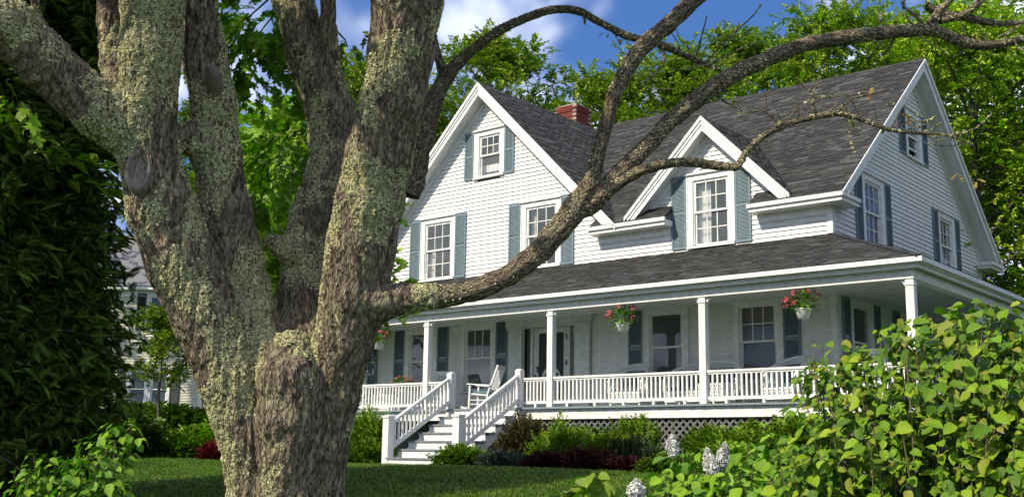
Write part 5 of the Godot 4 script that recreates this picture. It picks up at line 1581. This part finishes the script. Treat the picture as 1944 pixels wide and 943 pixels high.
func wicker(called: String, label: String, at: Vector3, w: float, turn: float, table := false):
	var T := thing(called, label, "wicker seat" if not table else "table", at, turn, "wicker furniture on the porch")
	var h := 0.42 if not table else 0.50
	var b := MB.new()
	b.box(Vector3(-w, h - 0.04, -0.34), Vector3(w, h, 0.36))
	obj(T, "seat" if not table else "table_top", b, M.wicker)
	b = MB.new()
	var n := int(w * 2 / 0.045)
	for i in n + 1:
		var x := -w + 0.02 + i * (w * 2 - 0.04) / n
		b.bar(Vector3(x - 0.03, h - 0.24, 0.345), Vector3(x + 0.03, h - 0.03, 0.345), 0.012, 0.018, Vector3.BACK); b.bar(Vector3(x + 0.03, h - 0.24, 0.338), Vector3(x - 0.03, h - 0.03, 0.338), 0.012, 0.018, Vector3.BACK)
	b.box(Vector3(-w, h - 0.26, 0.33), Vector3(w, h - 0.23, 0.355))
	obj(T, "woven_apron", b, M.wicker)
	for s in [[-1, -1], [1, -1], [-1, 1], [1, 1]]:
		blk(T, "leg", Vector3(s[0] * (w - 0.02) - 0.02, 0.0, s[1] * 0.31 - 0.02), Vector3(s[0] * (w - 0.02) + 0.02, h - 0.041, s[1] * 0.31 + 0.02), M.wicker)
	if table: return
	b = MB.new()
	b.box(Vector3(-w + 0.05, h, -0.28), Vector3(w - 0.05, h + 0.10, 0.34))
	obj(T, "seat_cushion", b, M.cushion)
	b = MB.new()
	b.hexa([Vector3(-w + 0.08, h + 0.10, -0.28), Vector3(w - 0.08, h + 0.10, -0.28), Vector3(w - 0.08, h + 0.10, -0.14), Vector3(-w + 0.08, h + 0.10, -0.14), Vector3(-w + 0.12, h + 0.56, -0.42), Vector3(w - 0.12, h + 0.56, -0.42), Vector3(w - 0.12, h + 0.56, -0.32), Vector3(-w + 0.12, h + 0.56, -0.32)])
	obj(T, "back_cushion", b, M.cushion)
	# arched hoop that runs from arm to arm over the back
	var pts := PackedVector3Array()
	var rad := PackedFloat32Array()
	for i in 25:
		var a := PI * i / 24
		var s := sin(a)
		pts.append(Vector3(-cos(a) * (w + 0.04), h + 0.22 + 0.52 * pow(s, 0.55), 0.34 - 0.86 * pow(s, 0.8) * 0.95)); rad.append(0.036)
	b = MB.new()
	b.tube(pts, rad, 7, true)
	obj(T, "hoop", b, M.wicker)
	b = MB.new()
	for i in 48:
		var t := i / 47.0 * 24.0
		var p := pts[int(t)].lerp(pts[mini(int(t) + 1, 24)], fmod(t, 1.0))
		var q := Vector3(clampf(p.x, -w, w), h - 0.02, maxf(p.z, -0.34))
		b.bar(p, q + Vector3(0.05, 0, 0), 0.012, 0.012, Vector3(0.1, 0.2, 1)); b.bar(p, q - Vector3(0.05, 0, 0), 0.012, 0.012, Vector3(0.1, 0.2, 1))
	obj(T, "woven_back", b, M.wicker)

# ---------------------------------------------------------------- the neighbouring house
func neighbour():
	rng.seed = 61
	var at := Vector3(-32.585, 1.639, -5.550)
	var T := thing("neighbouring_house", "pale clapboard house with dark green shutters seen left behind the maple", "house", Vector3(at.x, at.y - 0.35, at.z), 0.695)
	var X := Vector3.RIGHT
	var Z := Vector3.BACK
	var holes := []
	for w in [[-2.22, 4.5, 0.85, 1.5, [-1, 1]], [-5.6, 4.5, 0.95, 1.5, [-1, 1]], [-1.95, 0.95, 0.75, 1.6, [1]], [-2.92, 0.95, 0.75, 1.6, [-1]], [-6.0, 0.95, 0.9, 1.6, [-1, 1]]]:
		window(T, Vector3(w[0], w[1] - F, 0), X, Z, w[2], w[3], {"grid": [[1, 1], [1, 1]], "casing": 0.10, "sw": 0.42, "shutters": w[4], "shutter_mat": M.darkshutter, "deep": 2.2, "room": 0.1})
		holes.append([w[0] - w[2] / 2 - 0.03, w[0] + w[2] / 2 + 0.03, w[1] - 0.06, w[1] + w[3] + 0.03])
	var wall := holder(T, "front_wall")
	clapboards(wall, X, Z, 0.0, 6.2, 0.125, func(_y): return [[-9.0, -0.14]], holes, false, M.cream)
	var b := MB.new()
	var e := 0.125
	for i in 50:
		var y := i * e
		b.hexa([Vector3(0.03, y, -6.0), Vector3(0.055, y, -6.0), Vector3(0.055, y, -0.05), Vector3(0.03, y, -0.05), Vector3(0.03, y + e, -6.0), Vector3(0.034, y + e, -6.0), Vector3(0.034, y + e, -0.05), Vector3(0.03, y + e, -0.05)])
		if i < 26: b.hexa([Vector3(0.06, y, -1.2), Vector3(4, y, -1.2), Vector3(4, y, -1.125), Vector3(0.06, y, -1.125), Vector3(0.06, y + e + 0.01, -1.2), Vector3(4, y + e + 0.01, -1.2), Vector3(4, y + e + 0.01, -1.146), Vector3(0.06, y + e + 0.01, -1.146)])
	obj(T, "side_clapboards", b, M.cream)
	b = MB.new()
	b.box(Vector3(-0.14, 0, 0.005), Vector3(0.06, 6.2, 0.045)); b.box(Vector3(-9, 5.95, 0.006), Vector3(-0.14, 6.25, 0.05)); b.box(Vector3(-9.3, 6.25, -6.2), Vector3(0.4, 6.42, 0.45))
	obj(T, "trim_boards", b, M.trim)
	shutter(T, Transform3D(Basis(), Vector3(0.35, 0.9, -1.12)), 0.5, 1.7, M.darkshutter)
	b = MB.new()
	b.hexa([Vector3(-9.4, 6.42, 0.5), Vector3(0.45, 6.42, 0.5), Vector3(0.45, 6.42, -6.3), Vector3(-9.4, 6.42, -6.3), Vector3(-9.4, 9.4, -2.8), Vector3(0.45, 9.4, -2.8), Vector3(0.45, 9.4, -3.0), Vector3(-9.4, 9.4, -3.0)])
	obj(T, "roof", b, M.greyroof)
	b = MB.new()
	b.hexa([Vector3(0.0, 3.25, -1.0), Vector3(4.2, 3.25, -1.0), Vector3(4.2, 3.25, -5), Vector3(0.06, 3.25, -5), Vector3(0.06, 4.4, -3), Vector3(4.2, 4.4, -3), Vector3(4.2, 4.4, -5), Vector3(0.06, 4.4, -5)])
	obj(T, "wing_roof", b, M.greyroof)

# ---------------------------------------------------------------- everything together
func _ready():
	# camera
	var cam := Camera3D.new()
	cam.name = "camera"
	cam.transform = Transform3D(Basis(Vector3(0.76971, 0.01606, -0.63819), Vector3(0.10641, 0.98247, 0.15306), Vector3(0.62946, -0.18572, 0.75451)), eye)
	cam.fov = 25.210
	cam.near = 0.1
	cam.far = 600.0
	add_child(cam)
	# sky
	var env := Environment.new()
	env.background_mode = Environment.BG_SKY
	var sm := ProceduralSkyMaterial.new()
	sm.sky_top_color = Color(0.145, 0.25, 0.42)
	sm.sky_horizon_color = Color(0.26, 0.375, 0.53)
	sm.sky_curve = 0.16
	sm.ground_bottom_color = Color(0.10, 0.14, 0.07)
	sm.ground_horizon_color = Color(0.30, 0.36, 0.30)
	sm.sky_cover = clouds()
	sm.sky_cover_modulate = Color(0.98, 0.96, 0.92)
	var sky := Sky.new()
	sky.sky_material = sm
	env.sky = sky
	env.background_energy_multiplier = 1.1
	env.tonemap_mode = Environment.TONE_MAPPER_LINEAR
	env.tonemap_exposure = 3.1
	env.sdfgi_enabled = true
	env.ssao_enabled = true
	env.ssil_enabled = true
	var we := WorldEnvironment.new()
	we.name = "world_environment"
	we.environment = env
	add_child(we)
	# sun: from the left, a little behind the viewer
	var sun := DirectionalLight3D.new()
	sun.name = "sun"
	sun.light_energy = 0.62
	sun.light_color = Color(1.0, 0.955, 0.86)
	sun.light_angular_distance = 0.5
	sun.shadow_enabled = true
	add_child(sun)
	sun.look_at_from_position(Vector3(-0.30, 0.90, 1.0) * 50.0, Vector3.ZERO, Vector3.UP)
	make_materials()
	make_leaf_meshes()
	K.floret = floret(Color(1, 1, 1))
	M.twigs = mat(Color(0.16, 0.12, 0.07), 0.8)
	M.greyroof = mat(Color(0.16, 0.16, 0.17), 0.9)
	M.fern0 = leafmat(Color(0.5, 0.8, 0.15)); M.fern0.albedo_color = srgb(0.20, 0.36, 0.025)
	M.fern1 = leafmat(Color(0.5, 0.8, 0.15)); M.fern1.albedo_color = srgb(0.15, 0.29, 0.02)
	build_ground()
	build_house()
	neighbour()
	build_maple()
	build_trees()
	build_garden()
	build_furniture()
	build_grass()
func clouds() -> ImageTexture:
	var f := FastNoiseLite.new()
	f.seed = 137
	f.frequency = 1.5
	f.fractal_octaves = 5
	f.domain_warp_enabled = true
	f.domain_warp_amplitude = 0.5
	f.domain_warp_frequency = 1.2
	var im := Image.create(768, 384, false, Image.FORMAT_RGBA8)
	for y in 384:
		var e := PI * (0.5 - (y + 0.5) / 384.0)
		for x in 768:
			if e < -0.03:
				im.set_pixel(x, y, Color(0, 0, 0, 0)); continue
			var a := TAU * (x + 0.5) / 768.0
			var d := Vector3(cos(e) * sin(a - PI), sin(e), -cos(e) * cos(a - PI))
			var q := d / (absf(d.y) + 0.30)
			var n := f.get_noise_3d(q.x * 1.1, q.y * 0.6, q.z * 1.1)
			var c := clampf(n * 1.5 + 0.32, 0, 1)
			im.set_pixel(x, y, Color(1, 1, 1, pow(c, 1.9) * 0.8))
	return tex(im)
func build_ground():
	var b := MB.new()
	var xs := []
	for i in 161:
		var t := (i - 80) / 80.0
		xs.append(signf(t) * (absf(t) * 40.0 + pow(absf(t), 5.0) * 260.0))
	for j in 161:
		for i in 161:
			var x: float = xs[i] - 4.0
			var z: float = xs[j] + 8.0
			b.v.append(Vector3(x, gy(x, z), z)); b.c.append(Color(1, 1, 1)); b.uv.append(Vector2(x, z))
			b.n.append(Vector3(gy(x - 0.3, z) - gy(x + 0.3, z), 0.6, gy(x, z - 0.3) - gy(x, z + 0.3)).normalized())
	for j in 160:
		for i in 160:
			var a := j * 161 + i
			b.ix.append_array([a, a + 1, a + 161, a + 1, a + 162, a + 161])
	obj(self, "lawn_ground", b, M.lawn).set_meta("kind", "structure")
	b = MB.new()
	var bed := [[-7.0, 2.6, 6.3], [-5.0, 2.6, 7.0], [-3.0, 2.6, 7.6], [0.0, 2.6, 8.0], [3.0, 2.6, 8.0]]
	for i in bed.size() - 1:
		var p: Array = bed[i]
		var q: Array = bed[i + 1]
		for k in 6:
			var f0 := k / 6.0
			var f1 := (k + 1) / 6.0
			b.quad(ground(p[0], lerpf(p[1], p[2], f0), 0.012), ground(q[0], lerpf(q[1], q[2], f0), 0.012), ground(q[0], lerpf(q[1], q[2], f1), 0.012), ground(p[0], lerpf(p[1], p[2], f1), 0.012), Vector3.UP)
	obj(self, "garden_bed", b, M.soil).set_meta("kind", "structure")
func build_trees():
	# behind and beside the house
	var g := Color(0.32, 0.45, 0.034)
	tree("broadleaf_tree", "leafy green tree rising behind the left front gable", ground(-19.95, -10.77), 20.0, 4.6, 0.30, 101, 26, g * 0.9, 1.25, 0.22)
	tree("broadleaf_tree", "small green tree in the sky gap left of the brick chimney", ground(-22.22, -16.77), 18.3, 3.2, 0.35, 102, 20, g * 0.7, 1.2, 0.18)
	tree("broadleaf_tree", "bright green tree right behind the brick chimney", ground(-18.13, -17.54), 19.3, 4.4, 0.30, 103, 24, g, 1.25, 0.2)
	tree("broadleaf_tree", "green tree above the ridge beside the rising bare limb", ground(-13.48, -16.13), 18.6, 4.8, 0.30, 104, 26, g * 0.95, 1.25, 0.22)
	tree("broadleaf_tree", "tall tree above the middle of the main ridge", ground(-13.02, -21.77), 22.0, 5.0, 0.32, 105, 28, g * 0.85, 1.25, 0.24)
	tree("broadleaf_tree", "tall tree above the right half of the main ridge", ground(-8.20, -19.20), 20.0, 5.0, 0.32, 106, 30, g * 1.05, 1.25, 0.24)
	tree("broadleaf_tree", "tall tree standing over the right gable peak", ground(-6.91, -24.21), 21.5, 5.2, 0.3, 107, 30, g * 0.95, 1.25, 0.25)
	tree("broadleaf_tree", "big sunlit tree filling the right edge beside the gable", ground(-0.77, -13.54), 16.5, 5.2, 0.10, 108, 36, g * 1.3, 1.25, 0.28)
	tree("broadleaf_tree", "dark lower tree at the far right behind the porch roof", ground(-1.43, -20.87), 13.0, 5.0, 0.08, 109, 34, g * 0.8, 0.9, 0.25)
	tree("broadleaf_tree", "bright tree at the right edge in front of the darker wood", ground(1.38, -17.94), 17.0, 5.5, 0.12, 110, 36, g * 1.25, 1.25, 0.25)
	tree("broadleaf_tree", "dense tree in the gap between the two right-hand maple stems", ground(-23.04, -5.58), 17.0, 4.4, 0.10, 111, 30, g * 0.85, 1.25, 0.22)
	tree("broadleaf_tree", "open tree right of the thickest maple stem beside the gable", ground(-24.88, -11.94), 17.5, 4.2, 0.20, 112, 26, g * 0.9, 1.25, 0.22)
	tree("broadleaf_tree", "dark tree low in the gap between the maple stems", ground(-18.11, 0.85), 9.5, 3.2, 0.06, 113, 28, g * 0.9, 0.9, 0.2)
	tree("broadleaf_tree", "airy tree against the clouds in the middle gap of the maple", ground(-34.45, -10.57), 16.0, 4.0, 0.25, 114, 22, g * 0.85, 0.7, 0.2)
	tree("broadleaf_tree", "dark tree behind the two left maple stems", ground(-41.83, -11.03), 19.0, 4.2, 0.1, 115, 28, g * 0.7, 1.25, 0.22)
	tree("young_maple", "young maple with bright broad leaves between the maple stems", ground(-4.75, 12.10), 6.8, 2.2, 0.35, 116, 22, g * 1.15, 1.0, 0.09, "maplesprig", 0.8)
	# left edge: dark cedars and the trees that shade them
	conifer("dark cedar with drooping sprays at the left edge of the lawn", ground(-3.10, 17.30), 8.6, 1.0, 121, 190, Color(0.18, 0.28, 0.05))
	conifer("dark cedar farther back behind the left maple limb", ground(-7.06, 15.34), 7.2, 1.15, 122, 190, Color(0.18, 0.28, 0.05))
	conifer("dark cedar partly cut by the left edge of the picture", ground(-3.07, 18.60), 9.0, 1.8, 123, 160, Color(0.18, 0.28, 0.05))
	tree("small_garden_tree", "small light green tree in front of the neighbouring house", ground(-21.53, 3.68), 4.4, 1.3, 0.45, 124, 11, g * 0.9, 0.45, 0.07, "smallsprig", 2.2)
	tree("shade_tree", "tall shade tree beyond the left edge of the picture", ground(-5.39, 20.52), 10.5, 3.6, 0.25, 125, 30, g * 0.6, 1.1, 0.35, "sprig", 1.3, "shade trees left of the picture")
	tree("shade_tree", "shade tree standing near the neighbouring house beyond the left edge", ground(-35.98, 5.15), 18.0, 5.5, 0.15, 127, 22, g * 0.6, 0.35, 0.35, "sprig", 1.3, "shade trees left of the picture")
	tree("shade_tree", "tall tree on the gable side of the house beyond the right edge", ground(13.5, -7.0), 15.0, 5.0, 0.12, 128, 34, g * 0.9, 1.1, 0.35, "sprig", 1.3, "shade trees right of the house")
	tree("shade_tree", "tree beside the porch corner beyond the right edge", ground(14.5, 1.0), 12.0, 4.6, 0.12, 129, 30, g * 0.9, 1.1, 0.3, "sprig", 1.3, "shade trees right of the house")
func build_garden():
	var G := Color(0.22, 0.37, 0.026)
	# foreground shrubs with separate leaves
	var tones := leaf_tones([Color(0.25, 0.42, 0.02), Color(0.18, 0.34, 0.018), Color(0.32, 0.48, 0.022), Color(0.12, 0.25, 0.015), Color(0.37, 0.50, 0.03), Color(0.21, 0.38, 0.02), Color(0.11, 0.23, 0.02), Color(0.32, 0.36, 0.05)])
	var b0 := Vector3(8.618, 0.069, 19.065)
	leafy("viburnum_shrub", "big bright green shrub with toothed leaves at the right corner", Vector3(b0.x, gy(b0.x, b0.z), b0.z), [[Vector3(8.399, 0.432, 19.205), 0.36], [Vector3(8.312, 0.648, 19.198), 0.19], [Vector3(8.706, 0.530, 19.106), 0.40], [Vector3(8.944, 0.632, 18.932), 0.36], [Vector3(9.036, 0.267, 19.163), 0.42], [Vector3(8.669, 0.191, 19.318), 0.42], [Vector3(8.309, 0.183, 19.352), 0.28], [Vector3(9.295, 0.488, 18.737), 0.5], [Vector3(8.596, 0.830, 19.139), 0.11], [Vector3(8.894, 0.910, 18.910), 0.12], [Vector3(9.074, 0.864, 18.881), 0.13], [Vector3(8.724, 0.820, 18.897), 0.2], [Vector3(8.038, 0.178, 19.178), 0.16], [Vector3(9.223, 0.091, 19.096), 0.5]], 2900.0, 0.057, tones, 201, 300)
	var t2 := leaf_tones([Color(0.221, 0.442, 0.026), Color(0.156, 0.338, 0.021), Color(0.299, 0.507, 0.033)])
	b0 = Vector3(7.098, -0.088, 18.440)
	var Hy := leafy("hydrangea_shrub", "green leafy shrub with white flower heads left of the big shrub", Vector3(b0.x, gy(b0.x, b0.z), b0.z), [[Vector3(7.168, 0.084, 18.556), 0.22], [Vector3(6.987, 0.050, 18.698), 0.17], [Vector3(7.336, 0.117, 18.291), 0.24], [Vector3(7.353, 0.227, 17.907), 0.2], [Vector3(7.377, -0.012, 18.623), 0.25], [Vector3(6.981, 0.217, 18.479), 0.10], [Vector3(7.131, -0.095, 18.675), 0.25], [Vector3(6.897, -0.099, 18.869), 0.15]], 1700.0, 0.078, t2, 202, 150)
	for f in [[Vector3(7.068, 0.320, 18.697), Vector3(-0.1, 1, 0), 0.115, 0.034], [Vector3(7.274, 0.239, 18.638), Vector3(-0.15, 1, 0.1), 0.13, 0.032], [Vector3(7.340, 0.264, 18.589), Vector3(0.25, 1, 0.1), 0.15, 0.036], [Vector3(7.311, 0.209, 18.667), Vector3(0.1, 1, 0.1), 0.09, 0.045], [Vector3(7.048, 0.076, 19.052), Vector3(0.05, 1, 0.1), 0.10, 0.05]]:
		panicle(Hy, f[0] - Hy.position, f[1].normalized(), f[2], f[3], Color(0.88, 0.88, 0.84), 260)
	var t3 := leaf_tones([Color(0.260, 0.390, 0.039), Color(0.208, 0.338, 0.026)])
	b0 = Vector3(7.783, -0.020, 20.535)
	leafy("leafy_shoot", "young shoot with round yellow-green leaves at the bottom edge", Vector3(b0.x, gy(b0.x, b0.z), b0.z), [[Vector3(7.812, 0.135, 20.550), 0.055], [Vector3(7.734, 0.069, 20.598), 0.05], [Vector3(7.853, 0.078, 20.502), 0.045]], 3400.0, 0.085, t3, 203, 60)
	b0 = Vector3(2.558, -0.328, 19.783)
	var t4 := leaf_tones([Color(0.182, 0.390, 0.026), Color(0.130, 0.286, 0.021), Color(0.286, 0.494, 0.033)])
	leafy("leafy_shrub", "loose green shrub at the lower left below the dark cedar", Vector3(b0.x, gy(b0.x, b0.z), b0.z), [[Vector3(2.666, 0.104, 19.799), 0.26], [Vector3(2.537, 0.004, 20.014), 0.24], [Vector3(2.454, 0.285, 19.490), 0.22], [Vector3(2.465, -0.168, 20.164), 0.3], [Vector3(2.795, -0.161, 19.891), 0.32], [Vector3(2.524, 0.100, 20.181), 0.12]], 1700.0, 0.07, t4, 204, 150)
	# bed by the steps and along the porch
	var nb: Array = K.narrowsprig
	var sb: Array = K.smallsprig
	bush("fern_bush", "bright green feathery bush left of the front steps", "bush", ground(-11.1, 4.0), Vector3(0.85, 1.2, 0.6), 211, nb, M.leaf, G * 1.25, 1100, 1.1)
	bush("leafy_bush", "yellow-green bush against the porch left of the steps", "bush", ground(-12.3, 3.6), Vector3(0.85, 1.05, 0.5), 212, sb, M.leaf, G * 1.2, 1000, 1.3)
	bush("leafy_bush", "dark green bush at the foot of the steps on the left", "bush", ground(-10.5, 4.9), Vector3(0.72, 0.50, 0.5), 213, nb, M.leaf, G * 0.8, 800, 1.0)
	bush("low_shrub", "low dark green mound at the foot of the steps on the right", "bush", ground(-6.35, 5.95), Vector3(0.80, 0.38, 0.55), 214, sb, M.leaf, G * 0.75, 1600, 1.0)
	bush("lavender", "grey-blue low plant between the dark mound and maroon leaves", "plant", ground(-4.75, 6.3), Vector3(0.6, 0.24, 0.4), 215, nb, M.darkleaf, Color(0.10, 0.14, 0.12), 600, 0.7)
	bush("bronze_shrub", "tall bronze-tinged bush right of the steps", "bush", ground(-5.95, 4.1), Vector3(0.85, 1.10, 0.6), 216, sb, M.darkleaf, Color(0.095, 0.095, 0.03), 2000, 0.9)
	bush("leafy_bush", "yellow-green bush between the bronze bush and the lattice", "bush", ground(-5.2, 3.7), Vector3(0.5, 1.0, 0.45), 217, sb, M.leaf, G * 1.2, 700, 1.0)
	bush("leafy_bush", "bright green foliage below the bronze bush", "bush", ground(-3.95, 5.2), Vector3(0.90, 0.72, 0.5), 218, nb, M.leaf, G * 1.2, 1000, 0.9)
	bush("leafy_bush", "yellow-green foliage right of the bright green foliage", "bush", ground(-2.65, 5.3), Vector3(0.65, 0.58, 0.5), 219, nb, M.leaf, Color(0.24, 0.34, 0.022), 900, 0.9)
	bush("grey_green_shrub", "soft grey-green mound in front of the lattice", "bush", ground(-1.95, 5.6), Vector3(0.55, 0.50, 0.5), 220, nb, M.darkleaf, Color(0.10, 0.15, 0.055), 1000, 0.75)
	bush("maroon_plant", "maroon-leaved plant nearest the steps", "plant", ground(-3.3, 6.6), Vector3(0.55, 0.25, 0.35), 221, sb, M.darkleaf, Color(0.085, 0.018, 0.02), 600, 1.1)
	bush("maroon_plant", "widest of the maroon-leaved plants, in the middle of their row", "plant", ground(-2.2, 6.8), Vector3(0.66, 0.30, 0.38), 222, sb, M.darkleaf, Color(0.09, 0.019, 0.02), 800, 1.1)
	bush("maroon_plant", "maroon-leaved plant at the right end of their row", "plant", ground(-1.2, 7.0), Vector3(0.42, 0.19, 0.32), 223, sb, M.darkleaf, Color(0.075, 0.017, 0.02), 450, 1.1)
	bush("leafy_bush", "broad green bush in front of the lattice on the right", "bush", ground(0.4, 5.2), Vector3(0.85, 0.62, 0.6), 224, sb, M.leaf, G * 1.0, 1400, 1.4)
	bush("leafy_bush", "green bush half hidden behind the big right-hand shrub", "bush", ground(1.7, 5.6), Vector3(0.8, 0.82, 0.7), 225, sb, M.leaf, G * 0.9, 1400, 1.4)
	bush("leafy_bush", "light green bush behind the white flower heads", "bush", ground(1.1, 7.2), Vector3(0.72, 0.40, 0.5), 226, sb, M.leaf, G * 1.15, 1000, 1.3)
	bush("leafy_bush", "dark green low bush behind the hydrangea shrub", "bush", ground(-0.1, 7.3), Vector3(0.6, 0.22, 0.4), 227, sb, M.leaf, G * 0.6, 700, 1.2)
	bush("leafy_bush", "tall mixed foliage behind the foxgloves", "bush", ground(-0.95, 4.2), Vector3(0.62, 0.78, 0.45), 228, sb, M.leaf, G * 0.8, 800, 1.3)
	bush("leafy_bush", "yellow-green foliage against the lattice left of the foxgloves", "bush", ground(-2.75, 4.3), Vector3(0.6, 0.85, 0.45), 229, nb, M.leaf, G * 1.1, 800, 1.1)
	bush("leafy_bush", "green foliage against the lattice right of the foxgloves", "bush", ground(0.2, 4.3), Vector3(0.7, 0.8, 0.45), 235, sb, M.leaf, G * 1.0, 900, 1.4)
	fern("tallest fern, standing up in front of the porch skirt", ground(-3.45, 4.0), 16, 1.35, G, 231)
	fern("fern beside the bright green foliage near the lattice", ground(-4.2, 4.3), 14, 1.15, G, 232)
	fern("low fern left of the tallest fern", ground(-4.75, 4.7), 12, 0.9, G, 233)
	fern("fern beside the stairs under the left stair railing", ground(-10.0, 4.9), 10, 0.6, G, 234)
	for f in [[-2.12, 4.7, 1.22, "taller pink foxglove in front of the lattice"], [-1.58, 4.6, 1.05, "shorter cream foxglove right of the pink one"]]:
		rng.seed = 240
		var T := thing("foxglove", f[3], "flower", ground(f[0], f[1]), 0.0, "foxgloves in the bed")
		var b := MB.new()
		b.tube(PackedVector3Array([Vector3.ZERO, Vector3(0.02, f[2] * 0.5, 0), Vector3(0, f[2], 0)]), PackedFloat32Array([0.012, 0.009, 0.004]), 5, true)
		obj(T, "stem", b, M.fern1)
		var xf := []
		var cl := PackedColorArray()
		for i in 60:
			var a := rr(0, TAU)
			xf.append(Transform3D(aim(Vector3(cos(a), -0.3, sin(a)), Vector3.UP, rr(0.12, 0.2)), Vector3(0, rr(0.02, 0.35) * f[2], 0))); cl.append(shade(G, 0.7, 1.3))
		scatter(T, "foliage", K.simple.mesh(), M.leaf, xf, cl)
		xf = []; cl = PackedColorArray()
		for i in 46:
			var t := i / 46.0
			var a := i * 2.4
			xf.append(Transform3D(aim(Vector3(cos(a), -0.7, sin(a)), Vector3.UP, 0.055 * (1.1 - 0.7 * t)), Vector3(cos(a) * 0.02, f[2] * (0.45 + 0.53 * t), sin(a) * 0.02))); cl.append(Color(0.50, 0.30, 0.34) * rr(0.8, 1.1) if f[0] < -2.0 else Color(0.48, 0.42, 0.33) * rr(0.8, 1.1))
		scatter(T, "flower_spike", K.simple.mesh(), M.petal, xf, cl)
	# shrubs before the neighbouring house
	for s in [[ground(-23.84, 2.97), 1.2, 0.62, 251, "round dark shrub under the neighbouring house windows", 0.5], [ground(-22.02, 2.77), 1.1, 0.62, 252, "green shrub before the neighbouring house corner", 0.7], [ground(-16.19, 5.82), 1.1, 0.55, 253, "spreading bright green shrub beside the red flowers", 0.95], [ground(-16.93, 7.75), 0.8, 0.9, 254, "dark shrub where the lawn meets the cedar", 0.35], [ground(-20.91, 1.85), 1.1, 0.62, 255, "shrub close to the left side of the maple trunk", 0.7]]:
		bush("garden_shrub", s[4], "bush", s[0], Vector3(s[1], s[2], 1.0), s[3], sb, M.leaf, G * s[5], 1300, 2.2, "shrubs by the neighbouring house")
	var p2 := ground(-14.21, 6.81)
	bush("red_flowering_plant", "small plant with red flowers by the maple trunk", "plant", p2, Vector3(0.34, 0.36, 0.3), 256, sb, M.darkleaf, Color(0.16, 0.010, 0.016), 300, 1.2)
func build_furniture():
	rocker("white rocking chair with blue seat beside the top of the steps", Vector3(-9.45, F, 1.55), -1.25)
	rocker("white rocking chair partly hidden behind the left porch post", Vector3(-11.6, F, 1.1), 0.3)
	rocker("white rocking chair at the right corner of the porch", Vector3(1.35, F, 1.35), 0.2)
	wicker("wicker_chair", "wicker armchair right of the front door", Vector3(-5.0, F, 1.0), 0.42, 0.1)
	wicker("wicker_sofa", "wicker sofa with dark blue cushions behind the middle railing", Vector3(-3.0, F, 0.75), 0.95, 0.0)
	wicker("wicker_chair", "wicker armchair nearest the right corner of the porch", Vector3(-0.75, F, 1.0), 0.42, -0.25)
	wicker("wicker_table", "low white wicker table before the sofa", Vector3(-2.0, F, 1.8), 0.40, 0.0, true)
	wicker("wicker_table", "white wicker table on the left part of the porch", Vector3(-12.9, F, 1.6), 0.45, 0.0, true)
	basket("hanging basket of pink geraniums between door and middle post", Vector3(-4.04, F + 1.93, D - 0.02), 301, 0.43)
	basket("hanging basket of pink geraniums near the right corner of the house", Vector3(0.50, F + 1.93, D - 0.02), 302, 0.43)
	basket("hanging basket of pink geraniums next to the maple trunk", Vector3(-12.32, F + 1.93, D - 0.02), 303, 0.43)
	rng.seed = 304
	var T := thing("flower_pot", "pot of pink geraniums standing behind the left railing", "flower pot", Vector3(-11.75, F, 2.35))
	var b := MB.new()
	b.lathe(Vector3.ZERO, [[0.0, 0.0], [0.12, 0.0], [0.17, 0.55], [0.19, 0.55], [0.19, 0.60], [0.14, 0.60], [0.1, 0.55], [0.0, 0.55]], 16)
	obj(T, "pot", b, M.trim)
	geraniums(T, Vector3(0, 0.72, 0), Vector3(0.28, 0.18, 0.24), 150, 9)
func build_grass():
	rng.seed = 401
	var q := Basis(Vector3(0.76971, 0.01606, -0.63819), Vector3(0.10641, 0.98247, 0.15306), Vector3(0.62946, -0.18572, 0.75451))
	var fw := Vector3(-q.z.x, 0, -q.z.z).normalized()
	var rt := Vector3(q.x.x, 0, q.x.z).normalized()
	var xf := []
	var cl := PackedColorArray()
	var f := FastNoiseLite.new()
	f.frequency = 0.35
	f.seed = 4
	while xf.size() < 60000:
		var d := 9.0 + 27.0 * pow(rng.randf(), 1.15)
		var s := rr(-0.55, 0.30) * d
		var p := eye + fw * d + rt * s
		if p.z < 5.3 and p.x > -13.0: continue
		if p.x > -6.6 and p.z < 6.2: continue
		var n := f.get_noise_2d(p.x, p.z) + 0.8 * f.get_noise_2d(p.x * 4.0 + 50.0, p.z * 4.0)
		var sc := rr(0.05, 0.085) * (1.0 + d * 0.012)
		xf.append(Transform3D(Basis(Vector3.UP, rr(0, TAU)).scaled(Vector3(sc * 1.6, sc, sc * 1.6)), ground(p.x, p.z, -0.004)))
		cl.append(shade(Color(0.115 + 0.05 * n, 0.185 + 0.06 * n, 0.016), 0.75, 1.25))
	scatter_mix(self, "grass", K.tuft, M.leaf, xf, cl)
	for o in get_children():
		if o is MultiMeshInstance3D and str(o.name).begins_with("grass"): o.set_meta("label", "short mown grass of the front lawn"); o.set_meta("category", "grass"); o.set_meta("group", "front lawn grass")
